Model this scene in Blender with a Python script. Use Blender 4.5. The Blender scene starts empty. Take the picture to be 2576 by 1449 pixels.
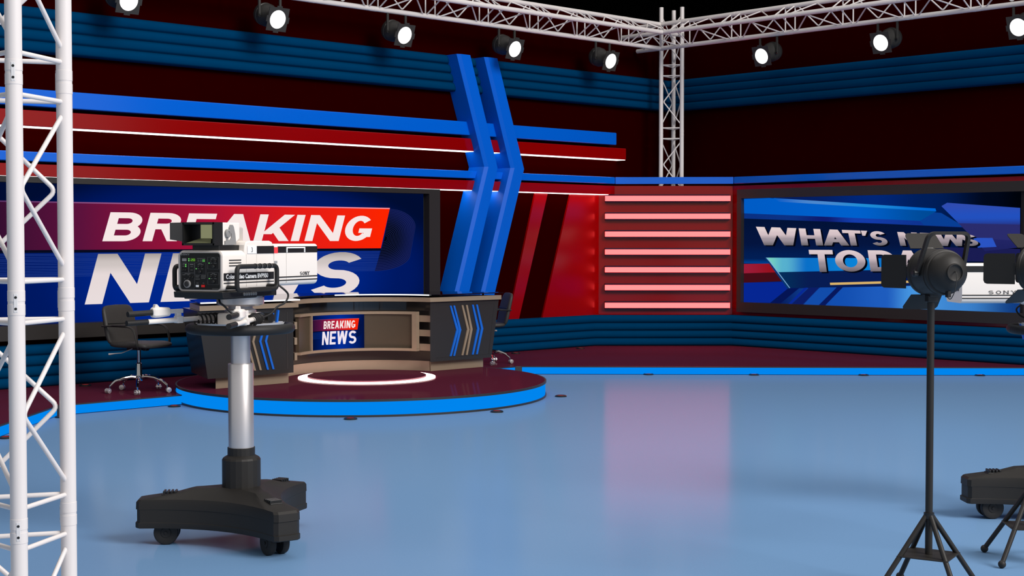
import bpy, bmesh, math, random
from math import sin, cos, pi, radians, sqrt
from mathutils import Vector, Matrix

random.seed(4)
sc = bpy.context.scene
COL = sc.collection

# ------------------------------------------------------------------ materials
def lin(c):
    return tuple(((v/255)/12.92 if v/255 <= 0.04045 else ((v/255+0.055)/1.055)**2.4) for v in c)

def mat(name, rgb, rough=0.5, metal=0.0, spec=0.5, vary=0.0, scale=6.0, bump=0.0, coat=0.0):
    m = bpy.data.materials.new(name); m.use_nodes = True
    nt = m.node_tree; b = nt.nodes['Principled BSDF']
    c = lin(rgb) + (1,)
    b.inputs['Base Color'].default_value = c
    b.inputs['Roughness'].default_value = rough
    b.inputs['Metallic'].default_value = metal
    b.inputs['Specular IOR Level'].default_value = spec
    if coat: b.inputs['Coat Weight'].default_value = coat; b.inputs['Coat Roughness'].default_value = 0.05
    if vary or bump:
        tc = nt.nodes.new('ShaderNodeTexCoord'); nz = nt.nodes.new('ShaderNodeTexNoise')
        nz.inputs['Scale'].default_value = scale; nz.inputs['Detail'].default_value = 4
        nt.links.new(tc.outputs['Object'], nz.inputs['Vector'])
        if vary:
            mx = nt.nodes.new('ShaderNodeMix'); mx.data_type = 'RGBA'
            mx.inputs['A'].default_value = tuple(v*(1-vary) for v in c[:3])+(1,)
            mx.inputs['B'].default_value = tuple(min(1, v*(1+vary)) for v in c[:3])+(1,)
            nt.links.new(nz.outputs['Fac'], mx.inputs['Factor'])
            nt.links.new(mx.outputs['Result'], b.inputs['Base Color'])
        if bump:
            bp = nt.nodes.new('ShaderNodeBump'); bp.inputs['Strength'].default_value = bump; bp.inputs['Distance'].default_value = 0.01
            nt.links.new(nz.outputs['Fac'], bp.inputs['Height']); nt.links.new(bp.outputs['Normal'], b.inputs['Normal'])
    return m

def emit(name, rgb, strength=1.0):
    m = bpy.data.materials.new(name); m.use_nodes = True; nt = m.node_tree; nt.nodes.clear()
    e = nt.nodes.new('ShaderNodeEmission'); o = nt.nodes.new('ShaderNodeOutputMaterial')
    e.inputs['Color'].default_value = lin(rgb)+(1,); e.inputs['Strength'].default_value = strength
    nt.links.new(e.outputs[0], o.inputs['Surface']); return m

def ramp_emit(name, stops, axis, lo, hi, strength=1.0, radial=None, smooth=True):
    """picture on a screen: an emission whose colour runs along an object axis ('X','Y','Z'), or by elliptic distance radial=(cx,cy,rx,ry) in X/Y"""
    m = bpy.data.materials.new(name); m.use_nodes = True; nt = m.node_tree; nt.nodes.clear()
    N = nt.nodes.new; L = nt.links.new
    e = N('ShaderNodeEmission'); o = N('ShaderNodeOutputMaterial'); e.inputs['Strength'].default_value = strength
    tc = N('ShaderNodeTexCoord')
    r = N('ShaderNodeValToRGB'); cr = r.color_ramp
    cr.interpolation = 'EASE' if smooth else 'LINEAR'
    while len(cr.elements) < len(stops): cr.elements.new(0.5)
    for el, (p, c) in zip(cr.elements, stops): el.position = p; el.color = lin(c)+(1,)
    if radial:
        cx, cy, rx, ry = radial
        mp = N('ShaderNodeMapping'); mp.vector_type = 'TEXTURE'
        mp.inputs['Location'].default_value = (cx, cy, 0); mp.inputs['Scale'].default_value = (rx, ry, 1000)
        ln = N('ShaderNodeVectorMath'); ln.operation = 'LENGTH'
        L(tc.outputs['Object'], mp.inputs['Vector']); L(mp.outputs[0], ln.inputs[0]); L(ln.outputs['Value'], r.inputs['Fac'])
    else:
        sp = N('ShaderNodeSeparateXYZ'); mr = N('ShaderNodeMapRange')
        mr.inputs['From Min'].default_value = lo; mr.inputs['From Max'].default_value = hi
        L(tc.outputs['Object'], sp.inputs[0]); L(sp.outputs[axis], mr.inputs['Value']); L(mr.outputs['Result'], r.inputs['Fac'])
    L(r.outputs['Color'], e.inputs['Color']); L(e.outputs[0], o.inputs['Surface'])
    return m

M = {}
M['wall'] = mat('dark_red_wall', (36, 0, 0), 0.6, spec=0.0, vary=.08)
M['red'] = mat('red_gloss', (142, 0, 1), 0.16, spec=0.55)
M['redlow'] = mat('red_gloss_panel', (132, 3, 4), 0.12, spec=0.45)
M['rib'] = mat('teal_rib', (0, 56, 95), 0.6, spec=0.0, vary=.05)
M['blue'] = mat('blue_gloss', (0, 98, 215), 0.14, spec=0.55)
M['fin'] = mat('blue_fin', (0, 94, 208), 0.4, spec=0.10)
M['black'] = mat('black_backing', (1, 1, 1), 0.9, spec=0.0)
M['frame'] = mat('charcoal_frame', (46, 43, 41), 0.28, spec=0.45)
M['stage'] = mat('maroon_stage_floor', (86, 28, 48), 0.08, spec=0.22, vary=.05)
M['edge'] = mat('black_edge_trim', (44, 44, 44), 0.4)
M['casing'] = mat('navy_bar_casing', (16, 16, 44), 0.45, spec=.2)
M['tan'] = mat('tan_laminate', (141, 124, 105), 0.4, spec=0.35, vary=.05, scale=20)
M['brown'] = mat('brown_panel', (74, 64, 52), 0.35, spec=0.3, vary=.06, scale=30)
M['dark'] = mat('charcoal_desk', (47, 45, 44), 0.22, spec=0.4)
M['darkwall'] = mat('charcoal_glossy_front', (58, 54, 52), 0.06, spec=0.6)
M['glass'] = mat('dark_glass_top', (10, 10, 16), 0.04, spec=0.6)
M['chevblue'] = mat('blue_strip', (20, 100, 205), 0.3)
M['white'] = mat('white_painted_metal', (226, 219, 216), 0.34, spec=0.45)
M['camwhite'] = mat('camera_white', (238, 230, 222), 0.42, spec=0.35)
M['camgrey'] = mat('camera_grey', (140, 138, 136), 0.45)
M['rim'] = mat('panel_rim', (185, 178, 172), 0.4)
M['blk'] = mat('matt_black', (38, 36, 34), 0.5, spec=0.3, vary=.04)
M['blk2'] = mat('black_plastic', (30, 30, 30), 0.38, spec=0.4)
M['rubber'] = mat('black_rubber', (34, 33, 33), 0.55, spec=0.3)
M['par'] = mat('dark_grey_can', (54, 53, 51), 0.42, spec=0.35)
M['steel'] = mat('brushed_steel', (212, 207, 206), 0.36, metal=0.75)
M['chrome'] = mat('chrome', (190, 190, 190), 0.07, metal=1.0)
M['leather'] = mat('charcoal_leather', (52, 50, 48), 0.5, spec=0.3, vary=.08, scale=25, bump=.12)
M['tray'] = mat('pale_grey_tray', (222, 220, 220), 0.35)
M['green'] = emit('green_led', (120, 235, 110), 1.0)
M['seg'] = emit('green_digits', (110, 190, 40), 1.0)
M['redbtn'] = mat('red_button', (225, 25, 20), 0.35)
M['redtag'] = mat('red_tag', (250, 70, 75), 0.4)
M['olive'] = emit('viewfinder_screen', (128, 130, 98), 1.0)
M['led'] = emit('white_led_strip', (255, 250, 250), 3.5)
M['edgeglow'] = emit('white_edge_glow', (255, 255, 255), 1.7)  # brightness of the lit glass edge, put in as emission
M['ring'] = emit('white_ring_light', (255, 212, 206), 6.0)
M['lens'] = emit('lamp_lens', (255, 255, 255), 2.0)
M['pink'] = emit('pink_light', (255, 146, 146), 1.0)
M['pink'].node_tree.nodes['Emission'].inputs['Color'].default_value = (1, .05, .05, 1); M['pink'].node_tree.nodes['Emission'].inputs['Strength'].default_value = 6.6
M['fascia'] = emit('blue_lit_fascia', (0, 133, 238), 1.0)
M['uplight'] = emit('red_uplight', (150, 42, 42), 1.0)
M['ink'] = mat('black_ink', (34, 32, 32), 0.5)
M['inkgrey'] = mat('grey_ink', (150, 150, 150), 0.5)
M['panelblack'] = mat('panel_black', (20, 20, 20), 0.4, spec=.3)
M['paper'] = mat('white_label', (246, 246, 246), 0.4)

def polished(name, ca, cb, gloss, rough, scale):
    m = bpy.data.materials.new(name); m.use_nodes = True; nt = m.node_tree; nt.nodes.clear(); N = nt.nodes.new; L = nt.links.new
    tc = N('ShaderNodeTexCoord'); nz = N('ShaderNodeTexNoise'); nz.inputs['Scale'].default_value = scale; nz.inputs['Detail'].default_value = 3
    mx = N('ShaderNodeMix'); mx.data_type = 'RGBA'; mx.inputs['A'].default_value = lin(ca)+(1,); mx.inputs['B'].default_value = lin(cb)+(1,)
    d = N('ShaderNodeBsdfDiffuse'); g = N('ShaderNodeBsdfGlossy'); g.inputs['Roughness'].default_value = rough; ms = N('ShaderNodeMixShader'); ms.inputs[0].default_value = gloss; o = N('ShaderNodeOutputMaterial')
    L(tc.outputs['Object'], nz.inputs['Vector']); L(nz.outputs['Fac'], mx.inputs['Factor']); L(mx.outputs['Result'], d.inputs['Color'])
    L(d.outputs[0], ms.inputs[1]); L(g.outputs[0], ms.inputs[2]); L(ms.outputs[0], o.inputs['Surface']); return m
fm = polished('blue_studio_floor', (106, 143, 183), (111, 148, 188), .115, .15, 90)
M['stage'] = polished('maroon_stage_floor', (80, 28, 46), (86, 32, 50), .07, .06, 30)
M['floor'] = fm

# ------------------------------------------------------------------ mesh builder
class MB:
    def __init__(self): self.v = []; self.f = []
    def add(self, vs, fs, T=None):
        n = len(self.v)
        for p in vs:
            p = Vector(p); self.v.append(T @ p if T else p)
        for f in fs: self.f.append([i+n for i in f])
        return self
    def box(self, lo, hi, T=None):
        x0, y0, z0 = lo; x1, y1, z1 = hi
        vs = [(x0,y0,z0),(x1,y0,z0),(x1,y1,z0),(x0,y1,z0),(x0,y0,z1),(x1,y0,z1),(x1,y1,z1),(x0,y1,z1)]
        return self.add(vs, [(0,3,2,1),(4,5,6,7),(0,1,5,4),(1,2,6,5),(2,3,7,6),(3,0,4,7)], T)
    def cbox(self, c, s, T=None):
        return self.box([c[i]-s[i]/2 for i in range(3)], [c[i]+s[i]/2 for i in range(3)], T)
    def prism(self, poly, vec, T=None):
        """polygon (3-D points) swept along vec"""
        n = len(poly); vec = Vector(vec)
        vs = [Vector(p) for p in poly]+[Vector(p)+vec for p in poly]
        fs = [tuple(range(n))[::-1], tuple(range(n, 2*n))]+[(i, (i+1) % n, n+(i+1) % n, n+i) for i in range(n)]
        return self.add(vs, fs, T)
    def strip(self, A, B, T=None, closed=False):
        n = len(A); fs = [(i, i+1, n+i+1, n+i) for i in range(n-1)]
        if closed: fs.append((n-1, 0, n, 2*n-1))
        return self.add(list(A)+list(B), fs, T)
    def face(self, poly, T=None): return self.add(poly, [tuple(range(len(poly)))], T)
    def loft(self, rings, cap=True, closed=True, T=None):
        n = len(rings[0]); vs = [p for r in rings for p in r]; fs = []
        for k in range(len(rings)-1):
            for i in range(n if closed else n-1):
                j = (i+1) % n; fs.append((k*n+i, k*n+j, (k+1)*n+j, (k+1)*n+i))
        if cap and closed:
            fs.append(tuple(range(n))[::-1]); fs.append(tuple((len(rings)-1)*n+i for i in range(n)))
        return self.add(vs, fs, T)
    def tube(self, pts, r, seg=10, closed=False, cap=True, T=None, squash=None):
        pts = [Vector(p) for p in pts]; n = len(pts); rings = []
        rs = r if isinstance(r, (list, tuple)) else [r]*n
        prev = None
        for i, p in enumerate(pts):
            a = pts[(i-1) % n] if (closed or i > 0) else p
            c = pts[(i+1) % n] if (closed or i < n-1) else p
            t = (c-a).normalized()
            if prev is None:
                up = Vector((0,0,1)) if abs(t.z) < 0.9 else Vector((1,0,0))
                s = t.cross(up).normalized()
            else:
                s = (prev-t*prev.dot(t)).normalized()
            prev = s; w = t.cross(s)
            k = 1.0
            if 0 < i < n-1 or closed:
                d0 = (p-a).normalized(); d1 = (c-p).normalized()
                k = 1/max(0.5, sqrt((1+d0.dot(d1))/2))
            q = squash or (1, 1)
            rings.append([p+(s*cos(2*pi*j/seg)*q[0]+w*sin(2*pi*j/seg)*q[1])*rs[i]*k for j in range(seg)])
        if closed: rings.append(rings[0]); return self.loft(rings, False, True, T)
        return self.loft(rings, cap, True, T)
    def lathe(self, prof, seg=32, T=None, cap=True):
        rings = [[(r*cos(2*pi*j/seg), r*sin(2*pi*j/seg), z) for j in range(seg)] for r, z in prof]
        return self.loft(rings, cap, True, T)
    def sphere(self, c, r, T=None, seg=16, rg=8):
        c = Vector(c); prof = [(max(1e-4, r*sin(pi*k/rg)), -r*cos(pi*k/rg)) for k in range(rg+1)]
        TT = Matrix.Translation(c); TT = T @ TT if T else TT
        return self.lathe(prof, seg, TT)
    def torus(self, R, r, T=None, seg=48, s2=12):
        return self.tube([(R*cos(2*pi*i/seg), R*sin(2*pi*i/seg), 0) for i in range(seg)], r, s2, True, T=T)
    def build(self, name, m, parent=None, bevel=0.0, angle=35, smooth=True, loc=None, bseg=2):
        me = bpy.data.meshes.new(name); me.from_pydata([tuple(p) for p in self.v], [], self.f)
        bm = bmesh.new(); bm.from_mesh(me); bmesh.ops.recalc_face_normals(bm, faces=bm.faces); bm.to_mesh(me); bm.free()
        if smooth:
            for p in me.polygons: p.use_smooth = True
            me.set_sharp_from_angle(angle=radians(angle))
        me.materials.append(m)
        o = bpy.data.objects.new(name, me); COL.objects.link(o)
        if parent: o.parent = parent
        if loc: o.location = loc
        if bevel:
            bv = o.modifiers.new('bevel', 'BEVEL'); bv.width = bevel; bv.segments = bseg; bv.limit_method = 'ANGLE'; bv.angle_limit = radians(40)
            bv.harden_normals = True
        return o

def thing(name, label, cat, loc=(0,0,0), rot=0.0, group=None):
    o = bpy.data.objects.new(name, None); COL.objects.link(o); o.empty_display_size = 0.1
    o.location = loc; o.rotation_euler = (0, 0, rot) if not isinstance(rot, tuple) else rot
    return tag(o, label, cat, group)
def tag(o, label, cat, group=None):
    o['label'] = label; o['category'] = cat
    if group: o['group'] = group
    return o
def struct(o): o['kind'] = 'structure'; return o
def dup(root, loc, rot, label, group=None):
    r = root.copy(); COL.objects.link(r); r.location = loc; r.rotation_euler = (0, 0, rot) if not isinstance(rot, tuple) else rot
    r['label'] = label
    if group: r['group'] = group
    for ch in list(root.children):
        c = ch.copy(); COL.objects.link(c); c.parent = r
        for g in list(ch.children):
            d = g.copy(); COL.objects.link(d); d.parent = c
    return r
def RX(a): return Matrix.Rotation(a, 4, 'X')
def RY(a): return Matrix.Rotation(a, 4, 'Y')
def RZ(a): return Matrix.Rotation(a, 4, 'Z')
def TR(x, y, z): return Matrix.Translation((x, y, z))
def align(a, d):
    """matrix that takes +Z to direction d at point a"""
    return Matrix.Translation(a) @ Vector(d).to_track_quat('Z', 'Y').to_matrix().to_4x4()
def arcpts(cx, cy, r, a0, a1, n, z=0):
    return [(cx+r*cos(radians(a0+(a1-a0)*i/n)), cy+r*sin(radians(a0+(a1-a0)*i/n)), z) for i in range(n+1)]
def fillet(pts, r, n=6, closed=False):
    """round the corners of a 3-D polyline"""
    pts = [Vector(p) for p in pts]; out = []; m = len(pts)
    for i, p in enumerate(pts):
        if not closed and i in (0, m-1): out.append(p); continue
        a = pts[(i-1) % m]-p; c = pts[(i+1) % m]-p
        rr = min(r, a.length*.49, c.length*.49); A = p+a.normalized()*rr; B = p+c.normalized()*rr
        for k in range(n+1):
            t = k/n; out.append(A*(1-t)**2+p*2*t*(1-t)+B*t*t)
    return out

# ------------------------------------------------------------------ camera of the picture
CAMZ, YAW = 1.65, radians(46.43)
FH = Vector((cos(YAW), sin(YAW), 0)); RT = Vector((sin(YAW), -cos(YAW), 0))
def W(u, v, z=0.0):
    """u metres to the right of the viewing axis, v metres ahead of the tripod"""
    p = RT*u+FH*v; return Vector((p.x, p.y, z))
cd = bpy.data.cameras.new('camera'); cam = bpy.data.objects.new('camera', cd); COL.objects.link(cam); sc.camera = cam
cd.sensor_width = 36; cd.lens = 3640/2576*36; cd.clip_end = 200
cam.location = (0, 0, CAMZ); cam.rotation_euler = (pi/2-math.atan(122.5/3640), 0, YAW-pi/2)

# ================================================================== SETTING
YL, XR, XU = 14.53, 16.97, 17.15
X0, Y0 = 2.0, 3.3
WTOP = 4.95
struct(MB().box((-14, -14, -.05), (24, 22, 0)).build('floor', M['floor'], smooth=False))
struct(MB().box((X0, YL, 0), (XU+.1, YL+.1, WTOP)).build('wall_left', M['wall'], smooth=False))
struct(MB().box((XU, Y0, 0), (XU+.1, YL-.002, WTOP)).build('wall_right', M['wall'], smooth=False))
# dark outer walls of the hall behind the set
struct(MB().box((X0-8, YL+.9, 0), (XU+1.2, YL+1.0, 8.5)).build('wall_back', M['black'], smooth=False))
struct(MB().box((XU+1.0, Y0-8, 0), (XU+1.1, YL+.88, 8.5)).build('wall_side', M['black'], smooth=False))
# red lower panels of the right wall and of the corner
struct(MB().box((XR, Y0, .1), (XU-.002, 13.147, 2.432)).build('wall_lower_right', M['redlow'], smooth=False))
cA, cB = Vector((15.553, YL-.002, 0)), Vector((XR-.001, 13.15, 0))
nrm = Vector((cB.y-cA.y, -(cB.x-cA.x), 0)).normalized()      # towards the room
if nrm.x > 0: nrm = -nrm
cdir = (cB-cA).normalized()
struct(MB().prism([cA+Vector((0,0,.1)), cB+Vector((0,0,.1)), cB+Vector((0,0,2.432)), cA+Vector((0,0,2.432))], -nrm*.03).build('wall_corner', M['redlow'], smooth=False))

def rib_sweep(name, path, z0, z1, n, bulge):
    """n half-round ribs swept along a plan polyline with mitred corners; path is the front line"""
    prof = []
    h = (z1-z0)/n
    for k in range(n):
        for j in range(9):
            t = j/8; prof.append((z0+h*(k+t), bulge*(sin(pi*t)**.5 if 0 < t < 1 else 0)))
    prof = [(z0, -.10)]+prof+[(z1, -.10)]
    P = [Vector(p) for p in path]; rows = []
    for i, p in enumerate(P):
        if i == 0: d = (P[1]-P[0]).normalized(); m = Vector((d.y, -d.x)); k = 1
        elif i == len(P)-1: d = (P[i]-P[i-1]).normalized(); m = Vector((d.y, -d.x)); k = 1
        else:
            d0 = (P[i]-P[i-1]).normalized(); d1 = (P[i+1]-P[i]).normalized()
            n0 = Vector((d0.y, -d0.x)); n1 = Vector((d1.y, -d1.x)); m = (n0+n1).normalized(); k = 1/m.dot(n0)
        rows.append([(p.x+m.x*k*(o-bulge), p.y+m.y*k*(o-bulge), z) for z, o in prof])
    mb = MB(); mb.loft(rows, cap=False, closed=False)
    return struct(mb.build(name, M['rib'], angle=50))
rib_sweep('trim_1', [(X0, 14.40), (17.02, 14.40), (17.02, Y0)], 3.603, 4.07, 4, .035)
rib_sweep('trim_2', [(X0, 14.385), (15.37, 14.385), (16.815, 13.03), (16.815, Y0)], .1, .545, 4, .035)

# rails on the walls
def rail(name, label, lo, hi, m, led=False, bev=.012):
    o = tag(MB().box(lo, hi).build(name, m, bevel=bev), label, 'wall rail')
    if led:
        MB().box((lo[0]+.02, lo[1]+.012, lo[2]-.006), (hi[0]-.012, hi[1]-.001, lo[2]+.001)).build('light_strip', M['led'], o, smooth=False)
    return o
rail('wall_rail', 'long blue horizontal rail, highest of the rails on the left wall', (X0, 14.35, 3.03), (15.77, YL, 3.21), M['blue'])
rail('wall_rail', 'long red rail with white light strip under it, just below the highest blue rail', (X0, 14.35, 2.822), (15.98, YL, 2.99), M['red'], True)
rail('wall_rail', 'lower blue rail of the left wall, running to the corner panel', (X0, 14.35, 2.459), (15.742, YL, 2.56), M['blue'])
rail('wall_rail', 'lower red rail with thin light strip, just above the breaking news screen', (X0, 14.35, 2.304), (15.73, YL, 2.433), M['red'], True, .008)
# corner and right parts of the lower blue rail
p0, p1 = Vector((15.742, 14.35, 0)), Vector((16.92, 13.10, 0))
d = (p1-p0).normalized(); nb = Vector((d.y, -d.x, 0)); nb = nb if nb.x < 0 else -nb
tag(MB().prism([p0+Vector((0,0,2.459)), p1+Vector((0,0,2.459)), p1+Vector((0,0,2.56)), p0+Vector((0,0,2.56))], -nb*.08).build('wall_rail', M['blue'], bevel=.004), 'short blue rail above the pink light bars, in front of the corner truss', 'wall rail')
rail('wall_rail', 'blue rail along the right wall above the screen asking what is news today', (16.92, Y0, 2.459), (XU, 13.10, 2.56), M['blue'])

# pink light bars on the corner panel
tt = [(Vector((cA.x, cA.y, 0))+cdir*s) for s in (.105, 1.93)]
def lightbar(zc, label):
    o = thing('wall_light_bar', label, 'light bar', (cA+cdir*(.105+.9125))+Vector((0,0,zc)), math.atan2(cdir.y, cdir.x), 'pink light bars on the corner panel')
    # local x along the panel, local y into the wall
    MB().box((-.912, -.085, -.058), (.905, -.001, .058)).build('casing', M['casing'], o, bevel=.004)
    MB().box((-.9125, -.105, -.037), (.9125, -.084, .037)).build('light_tube', M['pink'], o, smooth=False)
    return o
names7 = ['topmost', 'second from the top', 'third from the top', 'middle one', 'third from the bottom', 'second from the bottom', 'bottom one']
b0 = None
for k in range(7):
    zc = 2.246-.2603*k
    lb = f'glowing pink light bar on the red corner panel, {names7[k]} of the seven'
    if b0 is None: b0 = lightbar(zc, lb)
    else: dup(b0, (b0.location.x, b0.location.y, zc), b0.rotation_euler.z, lb)

# chevron fins
def fin(label, xs):
    (t0, t1), (m0, m1), (b0_, b1_) = xs
    def low(a, c): return c-(a-c)*0+(c-a)*(.954-.56)/(2.615-.954)
    z = [4.066, 2.615, .56]
    l = [t0, m0, low(m0, b0_)]; r = [t1, m1, low(m1, b1_)]
    poly = [(l[0], 14.2, z[0]), (l[1], 14.2, z[1]), (l[2], 14.2, z[2]), (r[2], 14.2, z[2]), (r[1], 14.2, z[1]-.01), (r[0], 14.2, z[0])]
    mb = MB(); mb.loft([[(l[i], YL-.001, z[i]), (l[i], 14.225, z[i]), (l[i]+.055, 14.2, z[i]), (r[i], 14.2, z[i]-(.01 if i == 1 else 0)), (r[i], YL-.001, z[i])] for i in range(3)])
    return tag(mb.build('chevron_fin', M['fin'], smooth=False), label, 'wall fin', 'tall blue chevron fins on the left wall')
fin('tall blue bent fin on the left wall, the one nearer the breaking news screen', ((12.533, 12.752), (13.022, 13.242), (12.492, 12.729)))
fin('tall blue bent fin on the left wall, the one nearer the pink light bars', ((13.018, 13.237), (13.501, 13.736), (12.961, 13.198)))
# red panels with slanting edges between fin and corner
tag(MB().prism([(14.248, YL-.03, 2.30), (14.492, YL-.03, 2.30), (13.928, YL-.03, .54), (13.729, YL-.03, .54)], (0, .03, 0)).build('slanted_panel', M['red'], smooth=False), 'narrow slanting red strip between two dark gaps beside the blue fins', 'wall panel')
tag(MB().prism([(14.952, YL-.03, 2.30), (15.548, YL-.03, 2.30), (15.548, YL-.03, .54), (14.387, YL-.03, .54)], (0, .03, 0)).build('slanted_panel', M['red'], smooth=False), 'wide red panel with a slanting left edge, next to the pink light bars', 'wall panel')

# ================================================================== LETTERS
def glyph(ch, w, sv, sh):
    P = []
    def R(x0, y0, x1, y1): P.append([(x0,y0),(x1,y0),(x1,y1),(x0,y1)])
    def Dg(xa, ya, xb, yb, wd): P.append([(xa,ya),(xa+wd,ya),(xb+wd,yb),(xb,yb)])
    def A(cx, cy, rx, ry, a0, a1, n=14, iv=None, ih=None):
        iv = sv if iv is None else iv; ih = sh if ih is None else ih
        for k in range(n):
            t0 = radians(a0+(a1-a0)*k/n); t1 = radians(a0+(a1-a0)*(k+1)/n)
            P.append([(cx+rx*cos(t0), cy+ry*sin(t0)), (cx+rx*cos(t1), cy+ry*sin(t1)), (cx+(rx-iv)*cos(t1), cy+(ry-ih)*sin(t1)), (cx+(rx-iv)*cos(t0), cy+(ry-ih)*sin(t0))])
    if ch in 'BRP':
        R(0,0,sv,1); ry = .25+sh/4 if ch == 'B' else .29; rx = .42*w; cx = w*(.96)-rx
        R(sv,1-sh,cx,1); R(sv,1-2*ry,cx,1-2*ry+sh); A(cx,1-ry,rx,ry,-90,90)
        if ch == 'B':
            ry2 = (1-(2*ry-sh))/2; cx2 = w-rx; R(sv,0,cx2,sh); A(cx2,ry2,rx,ry2,-90,90)
            R(cx-.01, 1-2*ry, cx2, 1-2*ry+sh)
        if ch == 'R': Dg(w-sv*1.1, 0, .42*w, .46, sv*1.1)
    elif ch == 'E': R(0,0,sv,1); R(sv,0,w,sh); R(sv,.5-sh/2,w*.93,.5+sh/2); R(sv,1-sh,w,1)
    elif ch == 'A': Dg(0,0,w/2-sv*.52,1,sv*1.04); Dg(w-sv*1.04,0,w/2-sv*.52,1,sv*1.04); R(w*.22,.2,w*.78,.2+sh)
    elif ch == 'K': R(0,0,sv,1); Dg(sv*.7,.26,w-sv*1.3,1,sv*1.25); Dg(w-sv*1.2,0,w*.36,.5,sv*1.2)
    elif ch == 'I': R(0,0,sv,1)
    elif ch == 'N': R(0,0,sv,1); R(w-sv,0,w,1); Dg(w-sv*1.12,0,0,1,sv*1.12)
    elif ch == 'G':
        A(w/2,.5,w/2,.5,42,322,26); R(w-sv,.16,w,.5); R(w*.52,.5-sh*.9,w,.5)
    elif ch == 'W':
        q = sv*.98; Dg(.25*w-q/2,0,0,1,q); Dg(.25*w-q/2,0,.5*w-q/2,1,q); Dg(.75*w-q/2,0,.5*w-q/2,1,q); Dg(.75*w-q/2,0,w-q,1,q)
    elif ch == 'S':
        ry = .25+sh/4; A(w/2,1-ry,w/2*.97,ry,28,270,18); A(w/2,ry,w/2,ry,90,-152,18)
    elif ch == 'H': R(0,0,sv,1); R(w-sv,0,w,1); R(sv,.5-sh/2,w-sv,.5+sh/2)
    elif ch == 'T': R(0,1-sh,w,1); R(w/2-sv/2,0,w/2+sv/2,1-sh)
    elif ch == 'O': A(w/2,.5,w/2,.5,0,360,36)
    elif ch == 'D': R(0,0,sv,1); rx = w*.55; R(sv,0,w-rx,sh); R(sv,1-sh,w-rx,1); A(w-rx,.5,rx,.5,-90,90,18)
    elif ch == 'Y': R(w/2-sv/2,0,w/2+sv/2,.45); Dg(w/2-sv/2,.42,0,1,sv); Dg(w/2-sv/2,.42,w-sv,1,sv)
    elif ch == "'": P.append([(0,1),(sv,1),(sv*.55,.66),(sv*.1,.66)])
    elif ch == 'X': Dg(0,0,w-sv,1,sv); Dg(w-sv,0,0,1,sv)
    return P
def letters(spec, mapper, thick=None):
    """spec: (char, x_left, width, stem, stroke) in panel metres; mapper(x, t) -> 3-D point; t runs 0..1 over the cap height"""
    mb = MB()
    for ch, x, w, sv, sh in spec:
        for poly in glyph(ch, w, sv, sh):
            mb.face([mapper(x+px, py) for px, py in poly])
    return mb
def font_mesh(text, size, mapper, bold=0.0, align_x='LEFT'):
    c = bpy.data.curves.new('lettering', 'FONT'); c.body = text; c.size = size; c.offset = bold; c.align_x = align_x; c.resolution_u = 3
    o = bpy.data.objects.new('lettering', c); COL.objects.link(o)
    dg = bpy.context.evaluated_depsgraph_get(); me = bpy.data.meshes.new_from_object(o.evaluated_get(dg))
    mb = MB(); mb.add([mapper(v.co.x, v.co.y) for v in me.vertices], [tuple(p.vertices) for p in me.polygons])
    bpy.data.objects.remove(o); bpy.data.curves.remove(c); bpy.data.meshes.remove(me)
    return mb

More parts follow.
